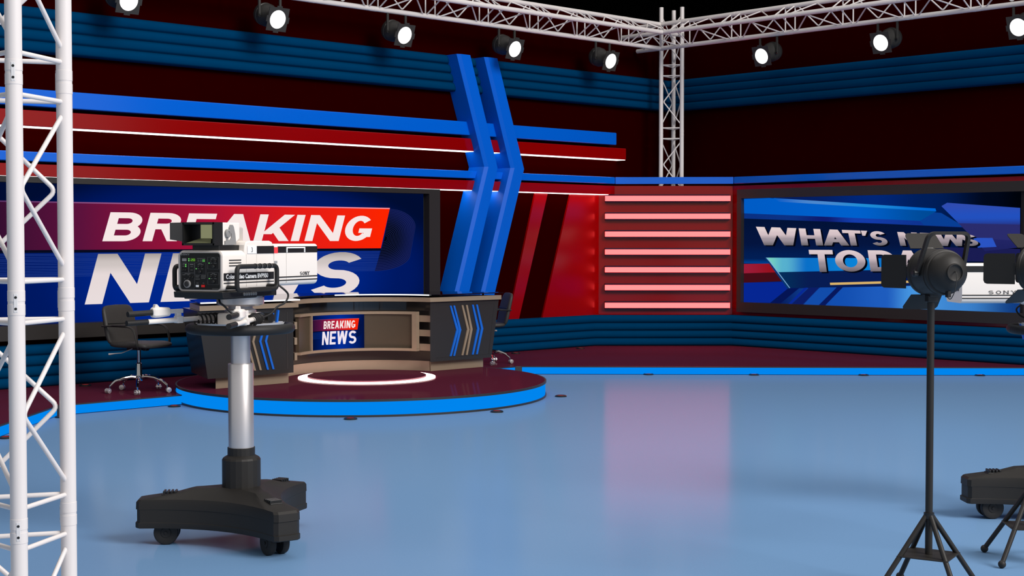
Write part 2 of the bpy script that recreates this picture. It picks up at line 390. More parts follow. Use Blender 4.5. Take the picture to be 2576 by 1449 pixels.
# ================================================================== SCREENS
def news_graphic(parent, mp, x_l, x_r, zl, zh, L, prefix, flat=True):
    """the breaking-news picture: mp(x, z, lift) places a picture point; L holds the layout"""
    def grid(x0, x1, z0, z1, lift, n):
        mb = MB(); xs = [x0+(x1-x0)*i/n for i in range(n+1)]
        mb.strip([mp(x, z0, lift) for x in xs], [mp(x, z1, lift) for x in xs]); return mb
    n = 1 if flat else 24
    grid(x_l, x_r, zl, zh, 0, n).build('picture_background', L['bg'], parent, smooth=False)
    # stripes
    mb = MB()
    for k in range(17):
        z = L['s0']+(L['s1']-L['s0'])*k/16+random.uniform(-.003, .003)*L['u']; xr = L['bx1']-(L['bz0']-z)*L['sl']
        xs = [x_l+(xr-x_l)*i/n for i in range(n+1)]
        mb.strip([mp(x, z, .002) for x in xs], [mp(x, z+.005*L['u'], .002) for x in xs])
    mb.build('line_pattern', L['line'], parent, smooth=False)
    # D-shaped fan of lines
    cx, cz = L['dc']; out = L['dout']
    mb = MB(); m = len(out)
    cc = mp(cx, cz, .0025)
    for i in range(m-1): mb.face([mp(cx, cz, .0025), mp(*out[i], .0025), mp(*out[i+1], .0025)])
    mb.build('dark_fan', L['fan'], parent, smooth=False)
    mb = MB()
    for k in range(2, 21):
        s = k/20; pts = [(cx+(x-cx)*s, cz+(z-cz)*s) for x, z in out]; w = .005*L['u']
        ins = [(cx+(x-cx)*(s-w*1.2), cz+(z-cz)*(s-w*1.2)) for x, z in out]
        mb.strip([mp(x, z, .004) for x, z in pts], [mp(x, z, .004) for x, z in ins])
    mb.build('fan_lines', L['fanline'], parent, smooth=False)
    # banner
    z0, z1 = L['bz0'], L['bz1']; xs = [x_l+(L['bx1']-x_l)*i/n for i in range(n+1)]; dx = (z1-z0)*L['sl']
    mb = MB(); mb.strip([mp(x_l+(x-x_l)*1.0, z0-.03*L['u'], .005) for x in xs], [mp(x, z0, .005) for x in xs]); mb.build('banner_shadow', L['shadow'], parent, smooth=False)
    mb = MB(); mb.strip([mp(x, z0, .006) for x in xs], [mp(x_l+(x-x_l)*(L['bx1']+dx-x_l)/(L['bx1']-x_l), z1, .006) for x in xs]); mb.build('red_banner', L['banner'], parent, smooth=False)
    mb = MB(); h = .014*L['u']; xe = L['bx1']+dx
    xs2 = [x_l+(xe-x_l)*i/n for i in range(n+1)]
    mb.strip([mp(x, z1, .006) for x in xs2], [mp(x+(h*L['sl'] if i == n else 0), z1+h, .006) for i, x in enumerate(xs2)]); mb.build('banner_edge', L['edge'], parent, smooth=False)
    # words
    for nm, spec, tz0, tz1, sl, m_ in L['words']:
        letters(spec, lambda x, t: mp(x+t*(tz1-tz0)*sl, tz0+t*(tz1-tz0), .012)).build(nm, m_, parent, smooth=False)

def fan_outline(top, right_hi, right_lo, bottom, n=10):
    """closed-ish D outline from the banner's top right corner round to the bottom of the line pattern"""
    (ax, az), (bx, bz), (cx, cz), (dx, dz) = top, right_hi, right_lo, bottom
    pts = []
    for k in range(n+1):
        t = pi/2*k/n; pts.append((ax+(bx-ax)*sin(t), bz+(az-bz)*cos(t)))
    for k in range(n+1):
        t = pi/2*k/n; pts.append((dx+(cx-dx)*cos(t), cz+(dz-cz)*sin(t)))
    return pts

# --- left wall screen
scrL = thing('wall_screen', 'huge breaking news screen in a charcoal frame on the left wall', 'screen', (8.75, YL, 1.5))
LX = 8.75
def frame_mesh(x0, x1, z0, z1, wx, wz0, wz1, d0, d1):
    mb = MB()
    o = [(x0,z0),(x1,z0),(x1,z1),(x0,z1)]; i = [(x0+wx,z0+wz0),(x1-wx,z0+wz0),(x1-wx,z1-wz1),(x0+wx,z1-wz1)]
    for k in range(4):
        a, b_, c, e = o[k], o[(k+1) % 4], i[(k+1) % 4], i[k]
        mb.add([(a[0],d0,a[1]),(b_[0],d0,b_[1]),(c[0],d0,c[1]),(e[0],d0,e[1]),(a[0],d1,a[1]),(b_[0],d1,b_[1]),(c[0],d1,c[1]),(e[0],d1,e[1])],
               [(0,1,2,3),(4,7,6,5),(0,4,5,1),(3,2,6,7),(1,5,6,2),(0,3,7,4)])
    return mb
frame_mesh(5.0-LX, 12.365-LX, .60-1.5, 2.302-1.5, .185, .155, .062, -.17, 0).build('frame', M['frame'], scrL, smooth=False)
disp = MB().box((5.15-LX, -.062, .74-1.5), (12.2-LX, -.02, 2.25-1.5)).build('display', M['blk2'], scrL, smooth=False)
def mpL(x, z, lift): return (x-LX, -.063-lift, z-1.5)
# the picture lies in the object's X/Z plane: swizzle for the radial ramps
def radial_xz(name, stops, cx, cz, rx, rz, strength=1.0):
    m = ramp_emit(name, stops, 'X', 0, 1, strength, radial=(cx, cz, rx, rz)); nt = m.node_tree
    mp = [n for n in nt.nodes if n.type == 'MAPPING'][0]
    mp.inputs['Location'].default_value = (cx, 0, cz); mp.inputs['Scale'].default_value = (rx, 1000, rz); return m
LL = dict(u=1.0, s0=1.508, s1=1.25, sl=.29, bx1=11.459, bz0=1.537, bz1=2.036)
LL['bg'] = radial_xz('news_blue_field', [(0, (0,40,146)), (.4, (0,38,138)), (.75, (0,24,98)), (1, (0,12,50))], 9.3-LX, 1.2-1.5, 3.4, 1.35)
LL['line'] = emit('pale_blue_lines', (36, 62, 140)); LL['fanline'] = emit('fan_line_blue', (44, 54, 112))
LL['shadow'] = emit('banner_shadow', (6, 10, 30))
LL['dc'] = (11.52, 1.66); LL['dout'] = fan_outline((11.60, 2.036), (12.03, 1.81), (11.945, 1.455), (11.362, 1.248))
LL['fan'] = radial_xz('fan_dark', [(0, (2,4,12)), (.35, (4,8,26)), (1, (13,22,76))], 11.52-LX, 1.66-1.5, .5, .42)
LL['banner'] = ramp_emit('banner_red', [(0, (34,14,44)), (.22, (92,18,60)), (.5, (160,18,54)), (.76, (228,28,22)), (1, (252,36,0))], 'X', 6.2-LX, 11.5-LX, smooth=False)
LL['edge'] = ramp_emit('banner_pink_edge', [(0, (90,50,100)), (.6, (190,110,160)), (1, (250,150,160))], 'X', 6.2-LX, 11.5-LX)
tw = emit('word_white', (247, 232, 230))
nw = ramp_emit('word_grey_to_white', [(0, (232,220,220)), (.55, (230,217,216)), (.8, (205,195,192)), (1, (168,158,154))], 'Z', .95-1.5, 1.5-1.5)
sv, sh = .118, .2
bk = [('B',7.611,.43,sv,sh),('R',8.097,.43,sv,sh),('E',8.585,.37,sv,sh),('A',8.985,.52,sv,sh),('K',9.545,.50,sv,sh),('I',10.075,.12,.12,sh),('N',10.276,.515,sv,sh),('G',10.845,.42,sv,sh)]
nv = .205
ne = [('N',7.398,.77,nv,.2),('E',8.313,.62,nv,.17),('W',9.0,1.30,nv,.2),('S',10.30,.76,nv,.19)]
LL['words'] = [('word_breaking', bk, 1.629, 1.945, .32, tw), ('word_news', ne, .948, 1.492, .30, nw)]
news_graphic(disp, mpL, 5.2, 12.17, .757, 2.238, LL, 'wall')

# --- right wall screen (local x runs to the right along the wall)
scrR = thing('wall_screen', 'wide screen reading "WHAT\'S NEWS TODAY" in a charcoal frame on the right wall', 'screen', (XR, 12.95, 1.5), -pi/2)
fr = frame_mesh(-.045, 4.44, .595-1.5, 2.372-1.5, .075, .143, .13, -.1, 0).build('frame', M['frame'], scrR, smooth=False)
dR = MB().box((.02, -.026, .72-1.5), (4.37, -.002, 2.26-1.5)).build('display', M['blk2'], scrR, smooth=False)
def pR(y, z, lift=0.0): return (12.95-y, -.0265-lift, z-1.5)
def polyR(name, pts, m, lift): return MB().face([pR(y, z, lift) for y, z in pts]).build(name, m, dR, smooth=False)
XL, XRr = 12.917, 8.668
polyR('picture_background', [(12.93, .735), (8.66, .735), (8.66, 2.245), (12.93, 2.245)],
      ramp_emit('today_navy', [(0, (0,22,66)), (.25, (4,30,96)), (.5, (0,38,120)), (.7, (0,30,90)), (.9, (0,8,28)), (1, (0,3,10))], 'X', 0.03, 4.28), 0)
polyR('navy_band', [(XL, 1.952), (10.625, 1.859), (9.4, 1.80), (9.5, 1.30), (XL, 1.30)], ramp_emit('navy_band', [(0, (0,62,140)), (.12, (2,30,84)), (.5, (4,20,62)), (1, (2,18,54))], 'Z', 1.3-1.5, 1.95-1.5), .001)
polyR('indigo_strip', [(XL, 2.027), (10.626, 1.92), (10.06, 1.893), (9.85, 1.87), (9.4, 1.80), (10.625, 1.859), (XL, 1.952)], ramp_emit('indigo_strip', [(0, (10,48,130)), (.25, (12,50,132)), (.45, (14,26,110)), (.62, (20,60,170)), (1, (14,50,140))], 'X', .03, 3.1), .002)
polyR('blue_band', [(12.923, 2.236), (12.468, 2.239), (10.627, 2.09), (9.822, 2.014), (10.057, 1.891), (10.626, 1.92), (XL, 2.027)], ramp_emit('bright_blue_band', [(0, (0,92,198)), (.6, (0,96,204)), (1, (0,74,150))], 'X', .03, 3.1), .003)
polyR('light_edge', [(12.40, 2.238), (10.627, 2.107), (9.835, 2.05), (9.822, 2.014), (10.627, 2.067), (12.3, 2.184)], ramp_emit('light_blue_edge', [(0, (0,92,198)), (.3, (76,136,206)), (.6, (30,140,214)), (1, (0,104,214))], 'X', .5, 3.1), .004)
polyR('blue_wedge', [(10.06, 1.893), (9.85, 2.0), (9.75, 1.99), (9.42, 1.81), (10.0, 1.835)], emit('mid_blue_wedge', (8, 62, 148)), .0025)
polyR('violet_sheet', [(9.749, 2.079), (9.668, 2.121), (8.669, 2.039), (8.663, 1.55), (9.131, 1.501), (9.503, 1.855)], ramp_emit('violet_sheet', [(0, (30,34,96)), (.45, (38,40,106)), (.7, (34,80,190)), (1, (48,76,176))], 'Z', 1.5-1.5, 2.12-1.5), .005)
polyR('violet_facet', [(9.503, 1.855), (8.666, 1.833), (8.664, 1.63), (9.299, 1.669)], emit('violet_facet', (42, 44, 108)), .006)
polyR('bright_facet', [(9.299, 1.669), (9.034, 1.669), (8.976, 1.555), (9.231, 1.543)], emit('bright_facet', (42, 84, 196)), .006)
polyR('violet_base', [(9.95, 1.38), (8.663, 1.36), (8.663, 1.53), (9.9, 1.55)], emit('violet_base', (26, 28, 82)), .004)
polyR('red_bar', [(XL, 1.292), (12.47, 1.302), (12.357, 1.178), (XL, 1.156)], ramp_emit('red_bar', [(0, (156,28,56)), (1, (150,16,28))], 'X', .03, .6), .002)
polyR('maroon_bar', [(XL, 1.156), (12.357, 1.178), (12.245, 1.055), (XL, 1.019)], emit('maroon_bar', (68, 12, 22)), .002)
polyR('royal_block', [(XL, 1.019), (12.224, 1.047), (12.143, .953), (12.446, .742), (XL, .735)], emit('royal_block', (6, 38, 146)), .002)
polyR('cyan_panel', [(12.524, 1.387), (10.0, 1.40), (10.0, 1.262), (12.301, 1.183)], ramp_emit('cyan_panel', [(0, (120,210,190)), (.12, (86,176,206)), (.28, (10,112,200)), (.6, (10,130,214)), (1, (14,96,200))], 'X', .45, 2.9), .004)
polyR('cyan_panel_foot', [(12.301, 1.183), (10.0, 1.262), (10.0, 1.045), (12.115, .962)], ramp_emit('panel_foot', [(0, (4,46,90)), (.25, (8,28,82)), (1, (8,28,84))], 'X', .65, 2.9), .004)
polyR('panel_edge', [(12.55, 1.392), (12.505, 1.387), (12.108, .962), (12.15, .948)], emit('panel_edge', (8, 52, 110)), .003)
polyR('panel_rim_line', [(12.515, 1.387), (12.495, 1.387), (12.10, .962), (12.115, .962)], emit('rim_line', (130, 180, 220)), .005)
polyR('gold_line', [(11.439, 1.051), (10.0, 1.115), (10.0, 1.085), (11.434, 1.019)], emit('gold_line', (216, 178, 106)), .006)
polyR('stripe_ground', [(12.143, .953), (10.0, 1.045), (8.66, 1.06), (8.66, .735), (12.446, .735)], ramp_emit('stripe_ground', [(0, (6,20,82)), (.3, (18,78,176)), (.5, (30,92,190)), (.62, (70,150,225)), (.8, (60,130,205)), (1, (16,60,130))], 'X', .5, 4.25), .0015)
for nm, (a, c, e, f_), col in [('dark_stripe', (12.14, 11.95, 12.27, 12.44), (5, 20, 84)), ('royal_stripe', (11.865, 11.80, 12.08, 12.131), (8, 40, 150)), ('navy_stripe', (11.79, 11.611, 11.883, 12.07), (12, 28, 100)), ('mid_stripe', (11.60, 11.34, 11.63, 11.87), (18, 76, 170)), ('dark_stripe', (11.325, 11.221, 11.513, 11.619), (8, 24, 92))]:
    zt = .955+(12.14-a)*.048
    polyR(nm, [(a, zt), (c, zt+.008), (e, .737), (f_, .737)], emit(nm, col), .003)
# words
def hcap(y): return 1.565, 1.833-(12.678-y)*.0365
def word(spec, m, lift, dz=0.0, dy=0.0, z0=None, z1=None, slant=.05):
    def mpf(s, t):
        y = 12.95-s
        a, c = (z0(y), z1(y)) if z0 else hcap(y)
        return pR(y-dy+(t-1)*0+slant*t, a+(c-a)*t+dz, lift)
    return letters(spec, mpf)
def sp(rows): return [(ch, 12.95-y, w, s_, h_) for ch, y, w, s_, h_ in rows]
what = sp([('W',12.65,.70,.155,.2),('H',11.91,.36,.115,.21),('A',11.537,.41,.125,.2),('T',11.20,.29,.10,.2),("'",10.90,.10,.10,.2),('S',10.77,.25,.085,.19),
           ('N',10.34,.29,.085,.2),('E',10.005,.19,.08,.2),('W',9.79,.40,.085,.2),('S',9.43,.22,.075,.19)])
tod = sp([('T',11.74,.39,.115,.2),('O',11.328,.48,.125,.2),('D',10.79,.41,.12,.2),('A',10.40,.42,.12,.2),('Y',10.0,.38,.11,.2)])
silver = ramp_emit('silver_words', [(0, (112,106,112)), (.35, (160,148,156)), (.7, (214,194,198)), (1, (226,208,208))], 'Z', 1.565-1.5, 1.80-1.5)
silver2 = ramp_emit('silver_words_low', [(0, (110,102,108)), (.35, (150,138,146)), (.7, (208,188,194)), (1, (222,204,206))], 'Z', 1.2-1.5, 1.5-1.5)
shade = emit('word_shadow', (2, 5, 18))
tz0 = lambda y: 1.195+(11.7-y)*.025; tz1 = lambda y: 1.503
word(what, shade, .008, -.016, .03).build('word_shadow', shade, dR, smooth=False)
word(what, silver, .011).build('word_whats_news', silver, dR, smooth=False)
for dz_, dy_ in ((-.018, .03),):
    mbs = MB()
    spec = tod
    def mpf(s, t, dz=dz_, dy=dy_):
        y = 12.95-s; return pR(y+.05*t-dy, tz0(y)+(tz1(y)-tz0(y))*t+dz, .008)
    letters(tod, mpf).build('word_shadow', shade, dR, smooth=False)
letters(tod, lambda s, t: pR(12.95-s+.05*t, tz0(12.95-s)+(tz1(12.95-s)-tz0(12.95-s))*t, .011)).build('word_today', silver2, dR, smooth=False)

# ================================================================== STAGE
ZP, ZD = .10, .165
def slab(name, label, outline, front, z0, z1, cat):
    """stage: dark deck on a lit blue fascia with black edges; front = list of plan points along the visible edge"""
    t = thing(name, label, cat, (sum(p[0] for p in outline)/len(outline), sum(p[1] for p in outline)/len(outline), 0))
    o = Vector((t.location.x, t.location.y, 0))
    MB().prism([Vector((x, y, z0+.004))-o for x, y in outline], (0, 0, z1-z0-.0065)).build('core', M['blk2'], t, smooth=False)
    MB().face([Vector((x, y, z1))-o for x, y in outline]).build('deck', M['stage'], t, smooth=False)
    def band(nm, m, za, zb, off, sm, front=front):
        mb = MB(); A = []; B = []
        n = len(front)
        for i, (x, y) in enumerate(front):
            a = Vector(front[max(0, i-1)]); c = Vector(front[min(n-1, i+1)]); d_ = (c-a).normalized(); nn = Vector((d_.y, -d_.x))
            k = 1.0
            if 0 < i < n-1:
                d0 = (Vector(front[i])-a).normalized(); k = 1/max(.6, nn.dot(Vector((d0.y, -d0.x))))
            A.append(Vector((x+nn.x*off*k, y+nn.y*off*k, za))-o); B.append(Vector((x+nn.x*off*k, y+nn.y*off*k, zb))-o)
        A2 = [p-Vector((0, 0, 0)) for p in A]
        mb.strip(A, B)
        # give the band its thickness
        C = []; D_ = []
        for i, (x, y) in enumerate(front): C.append(Vector((x, y, za))-o); D_.append(Vector((x, y, zb))-o)
        mb.strip(B, D_); mb.strip(C, A)
        return mb.build(nm, m, t, smooth=sm)
    return t, band
PC, PR_ = (9.4, 12.17), 1.925
pf = [(3.2, 9.68), (6.22, 12.70), (12.22, 12.745), (16.72, 8.21), (16.9, Y0)]
back = [p[:2] for p in arcpts(*PC, PR_+.018, 163.6, 17.2, 40)]
fl, fr2 = pf[:2]+[back[0]], [back[-1]]+pf[2:]
out = pf[:2]+back+pf[2:]+[(XU-.01, Y0), (XU-.01, 13.0), (XR-.02, 13.2), (15.56, YL-.01), (X0, YL-.01), (X0, 9.68)]
stg, band = slab('stage_platform', 'low maroon platform with glowing blue front running along both walls', out, pf, 0, ZP, 'platform')
for f_ in (fl, fr2):
    band('edge_trim', M['edge'], ZP-.012, ZP, .016, False, f_)
    band('lit_fascia', M['fascia'], .006, ZP-.012, .008, False, f_)
for i in (1, 2):
    x, y = pf[i]; a = (Vector(pf[i])-Vector(pf[i-1])).normalized(); c = (Vector(pf[i+1])-Vector(pf[i])).normalized(); d_ = (a+c).normalized()
    T = Matrix.Translation(Vector((x, y, 0))-Vector((stg.location.x, stg.location.y, 0))) @ RZ(math.atan2(d_.y, d_.x))
    MB().box((-.045, -.035, 0), (.045, .03, ZP-.002), T).build('corner_trim', M['edge'], stg, bevel=.003)
outp = [p[:2] for p in arcpts(*PC, PR_, 0, 360, 96)][:-1]
fr_ = [p[:2] for p in arcpts(*PC, PR_, 0, -360, 96)]
pod, band = slab('round_podium', 'round maroon podium with glowing blue rim carrying the news desk', outp, [(x, y) for x, y in fr_[::-1]], 0, ZD, 'podium')
band('edge_trim', M['edge'], ZD-.022, ZD, .016, True)
band('lit_fascia', M['fascia'], .020, ZD-.022, .006, True)
band('edge_trim', M['edge'], 0.0, .020, .016, True)

gd = thing('glowing_disc', 'flat maroon disc ringed by white light on the podium before the desk', 'floor light', (9.56, 12.31, ZD))
mb = MB(); mb.lathe([(.60, .0005), (.735, .0005), (.735, .012), (.60, .012)], 96, cap=False); mb.strip([(.6*cos(2*pi*j/96), .6*sin(2*pi*j/96), .012) for j in range(97)], [(.6*cos(2*pi*j/96), .6*sin(2*pi*j/96), .0005) for j in range(97)]); mb.build('ring_light', M['ring'], gd)
MB().lathe([(.635, .0125), (.635, .027), (.63, .03), (.001, .03)], 96).build('disc', M['stage'], gd, angle=30)

# little floor lamps along the stage edge
ul = [((13.33, 11.60, 0), 'small dark floor lamp at the stage edge below the pink light bars'),
      ((14.22, 10.68, 0), 'small dark floor lamp at the stage edge below the right end of the corner panel'),
      ((15.15, 9.74, 0), 'small dark floor lamp at the stage edge, just left of the light stand pole'),
      ((16.14, 8.75, 0), 'small dark floor lamp at the stage edge, farthest to the right'),
      ((10.80, 10.61, 0), 'small red floor lamp right of the round podium'),
      ((9.39, 10.08, 0), 'small red floor lamp in front of the right half of the podium'),
      ((8.04, 10.60, 0), 'small red floor lamp in front of the podium, just right of the pedestal column'),
      ((7.39, 12.60, 0), 'small red floor lamp where the podium meets the left platform'),
      ((6.19, 12.56, 0), 'small red floor lamp at the bend of the left platform edge'),
      ((5.20, 11.56, 0), 'small red floor lamp at the far left, behind the near truss tower'),
      ((13.55, 14.17, ZP), 'small red lamp on the platform at the wall foot, right of the desk'),
      ((14.82, 14.17, ZP), 'small red lamp on the platform at the wall foot, left of the corner panel'),
      ((7.25, 14.17, ZP), 'small red lamp on the platform at the wall foot, left of the office chair')]
u0 = None
for loc, lb in ul:
    if u0 is None:
        u0 = thing('floor_lamp', lb, 'floor lamp', loc, 0, 'small floor lamps along the stage')
        MB().lathe([(.062, 0), (.062, .010), (.052, .016), (.040, .016), (.040, .010)], 28).build('housing', M['blk2'], u0)
        MB().lathe([(.039, .0105), (.036, .0135), (.001, .015)], 24).build('lens', M['uplight'], u0)
    else: dup(u0, loc, 0, lb)

# ================================================================== NEWS DESK
def chev(parent, name, xs, m, yf, z=(.90, .62, .328), side=1):
    for x, dx in xs:
        w = .030
        MB().prism([(x, yf, z[0]), (x+w, yf, z[0]), (x+dx+w*1.25, yf, z[1]), (x+w, yf, z[2]), (x, yf, z[2]), (x+dx, yf, z[1])], (0, .012, 0)).build(name, m, parent, smooth=False)
def podm(label, mirror):
    cx = 8.06 if not mirror else 10.99
    t = thing('desk_cabinet', label, 'desk cabinet', (cx, 12.6, ZD))
    def q(x): return (x-cx) if not mirror else -(x-8.06)*1.0+(0)   # mirrored about the desk axis
    # plan: front trapezoid, side running back and inward
    yf = 12.33-12.6
    z0, z1 = .278-ZD, .949-ZD
    def X(x): return (x-8.06)*(1 if not mirror else -1)
    def loop(xl, xb, z): return [(X(xl), yf, z), (X(8.622), yf, z), (X(8.47), -.18, z), (X(8.488), -.03, z), (X(8.588), .17, z), (X(8.52), .34, z), (X(xb), .48, z)]
    xa, xb1, xc = (7.605, 7.495, 7.75) if not mirror else (7.692, 7.572, 7.74)
    MB().loft([loop(xa, xa+.27, z0), loop(xb1, xb1+.28, z1)]).build('body', M['dark'], t, smooth=False)
    # recessed front panel outline
    mb = MB()
    xr0, xr1 = (8.545, 8.545) if not mirror else (7.73, 7.64)      # the broad dark seam, slanting on the right-hand cabinet
    mb.prism([(X(xr0)-.008, yf-.002, .32-ZD), (X(xr0)+.008, yf-.002, .32-ZD), (X(xr1)+.008, yf-.002, .905-ZD), (X(xr1)-.008, yf-.002, .905-ZD)], (0, .003, 0))
    mb.build('panel_seam', M['ink'], t, smooth=False)
    lo, hi = sorted((X(7.68), X(8.54)))
    for zz in (.32, .907): MB().box((lo, yf-.0015, zz-.002-ZD), (hi, yf+.001, zz+.002-ZD)).build('panel_seam', M['ink'], t, smooth=False)
    # plinth
    xi = 8.62 if not mirror else 8.54
    MB().prism([(X(xc), -.18, 0), (X(xi), -.18, 0), (X(xi-.02), -.10, 0), (X(8.45), .28, 0), (X(xc+.42), .36, 0)], (0, 0, .112)).build('plinth', M['tan'], t, smooth=False)
    return t, X, yf
pl, X, yf = podm('charcoal desk cabinet with chevron strips, under the left wing of the news desk', False)
def chevs(t, rows, yf, sgn):
    for nm, m, x, dx in rows:
        w = .024
        MB().prism([(x*sgn, yf-.012, .90-ZD), ((x+w)*sgn, yf-.012, .90-ZD), ((x+dx+w*(1.45 if dx > 0 else 1))*sgn, yf-.012, .619-ZD), ((x+w)*sgn, yf-.012, .328-ZD), (x*sgn, yf-.012, .328-ZD), ((x+dx)*sgn, yf-.012, .619-ZD)], (0, .0115, 0)).build(nm, m, t, smooth=False)
rowsR = [('blue_chevron', M['chevblue'], 10.751, .099), ('blue_chevron', M['chevblue'], 10.803, .085), ('tan_chevron', M['tan'], 10.929, .084), ('tan_chevron', M['tan'], 10.995, .066), ('blue_chevron', M['chevblue'], 11.088, .08), ('blue_chevron', M['chevblue'], 11.151, .076)]
prr, X2, yf2 = podm('charcoal desk cabinet with chevron strips, under the right wing of the news desk', True)
prr.location.x = 11.03
chevs(prr, [(n, m, x-11.03, dx) for n, m, x, dx in rowsR], yf, 1)
chevs(pl, [('blue_chevron', M['chevblue'], 7.98-8.06, -.088), ('blue_chevron', M['chevblue'], 8.048-8.06, -.088), ('tan_chevron', M['tan'], 8.135-8.06, -.088), ('tan_chevron', M['tan'], 8.203-8.06, -.088), ('blue_chevron', M['chevblue'], 8.29-8.06, -.09), ('blue_chevron', M['chevblue'], 8.357-8.06, -.09)], yf, 1)

DC = (9.59, 12.2)
dcn = thing('curved_desk', 'curved centre section of the news desk between the two cabinets', 'desk front', (DC[0], DC[1], ZD))
def arcwall(r0, r1, z0, z1, a0, a1, n=40, c=(0, 0)):
    mb = MB(); rows = []
    for i in range(n+1):
        a = radians(a0+(a1-a0)*i/n); ca, sa = cos(a), sin(a)
        rows.append([(c[0]+r0*ca, c[1]+r0*sa, z0), (c[0]+r0*ca, c[1]+r0*sa, z1), (c[0]+r1*ca, c[1]+r1*sa, z1), (c[0]+r1*ca, c[1]+r1*sa, z0)])
    return mb.loft(rows)
arcwall(1.0, 1.06, .278-ZD, .949-ZD, 10.5, 169.5).build('front_panel', M['darkwall'], dcn)
arcwall(.985, 1.05, 0, .112, 14, 166).build('plinth', M['tan'], dcn)
for z0, z1 in ((.722, .795), (.561, .633), (.399, .4755)):
    arcwall(.915, .945, z0-ZD, z1-ZD, 9.8, 21, 8).build('support_arm', M['tan'], dcn)
    arcwall(.915, .945, z0-ZD, z1-ZD, 130, 170, 14).build('support_arm', M['tan'], dcn)
rf = .855
arcwall(rf+.012, rf+.05, .41-ZD, .826-ZD, 19.5, 124, 40).build('screen_backing', M['brown'], dcn)
fb = MB()
arcs = [(.395, .425, 19, 125), (.808, .838, 19, 125)]
for z0, z1, a0, a1 in arcs:
    m2 = arcwall(rf-.012, rf+.052, z0-ZD, z1-ZD, a0, a1); fb.add(m2.v, m2.f)
for a0, a1 in ((19, 23), (106.2, 107.8)):
    m2 = arcwall(rf-.012, rf+.052, .42-ZD, .81-ZD, a0, a1, 4); fb.add(m2.v, m2.f)
fb.build('screen_frame', M['tan'], dcn)
# curved screen in that frame
ds = thing('desk_screen', 'small curved breaking news screen set into the front of the desk', 'screen', (DC[0], DC[1], .6))
rs = rf+.008
A1, A0 = 105.8, 60.2       # left and right edge
def mpD(x, z, lift):
    a = radians(A1+(A0-A1)*x); return ((rs-.004-lift*.25)*cos(a), (rs-.004-lift*.25)*sin(a), z-.6)
arcwall(rs, rs+.004, .424-.6, .81-.6, A0, A1, 16).build('display', M['blk2'], ds)
dd = [o for o in ds.children][0]
def ramp_angle(name, stops):
    """colour by horizontal place on the curved screen (angle about the desk centre)"""
    m = bpy.data.materials.new(name); m.use_nodes = True; nt = m.node_tree; nt.nodes.clear(); N = nt.nodes.new; L_ = nt.links.new
    e = N('ShaderNodeEmission'); o = N('ShaderNodeOutputMaterial'); tc = N('ShaderNodeTexCoord'); s = N('ShaderNodeSeparateXYZ'); at = N('ShaderNodeMath'); at.operation = 'ARCTAN2'
    mr = N('ShaderNodeMapRange'); mr.inputs['From Min'].default_value = radians(A1); mr.inputs['From Max'].default_value = radians(A0); r = N('ShaderNodeValToRGB')
    while len(r.color_ramp.elements) < len(stops): r.color_ramp.elements.new(.5)
    for el, (p, c) in zip(r.color_ramp.elements, stops): el.position = p; el.color = lin(c)+(1,)
    L_(tc.outputs['Object'], s.inputs[0]); L_(s.outputs['Y'], at.inputs[0]); L_(s.outputs['X'], at.inputs[1]); L_(at.outputs[0], mr.inputs['Value']); L_(mr.outputs['Result'], r.inputs['Fac'])
    L_(r.outputs['Color'], e.inputs['Color']); L_(e.outputs[0], o.inputs['Surface']); return m
zb, zt = .426, .808; H_ = zt-zb
LD = dict(u=.22, s0=zb+H_*.50, s1=zb+H_*.32, sl=.22, bx1=.885, bz0=zb+H_*.545, bz1=zb+H_*.87)
LD['bg'] = ramp_angle('desk_news_blue', [(0, (0,10,44)), (.3, (0,30,112)), (.6, (0,44,152)), (.85, (0,30,110)), (1, (0,14,60))])
LD['line'] = emit('desk_lines', (14, 48, 128)); LD['fanline'] = emit('desk_fan_lines', (14, 40, 100)); LD['shadow'] = LL['shadow']
LD['dc'] = (.88, zb+H_*.6); LD['dout'] = fan_outline((.905, zb+H_*.85), (.975, zb+H_*.74), (.965, zb+H_*.48), (.86, zb+H_*.33)); LD['fan'] = emit('desk_fan', (2, 18, 70))
LD['banner'] = ramp_angle('desk_banner', [(0, (36,12,44)), (.2, (84,20,66)), (.5, (180,24,54)), (.75, (236,36,16)), (1, (242,36,2))])
LD['edge'] = ramp_angle('desk_banner_edge', [(0, (60,40,90)), (1, (250,110,100))])
def row(txt, x0, ws, gap, sv, sh):
    out_ = []; x = x0
    for ch, w in zip(txt, ws): out_.append((ch, x, w, sv, sh)); x += w+gap
    return out_
bw = row('BREAKING', .262, [.064,.064,.058,.074,.07,.022,.068,.07], .0135, .0205, .18)
nw2 = row('NEWS', .225, [.135,.115,.185,.135], .022, .038, .17)
LD['words'] = [('word_breaking', bw, zb+H_*.598, zb+H_*.822, .10, tw), ('word_news', nw2, zb+H_*.135, zb+H_*.52, .10, emit('desk_word_white', (242, 230, 240)))]
news_graphic(dd, mpD, 0.0, 1.0, zb, zt, LD, 'desk', flat=False)

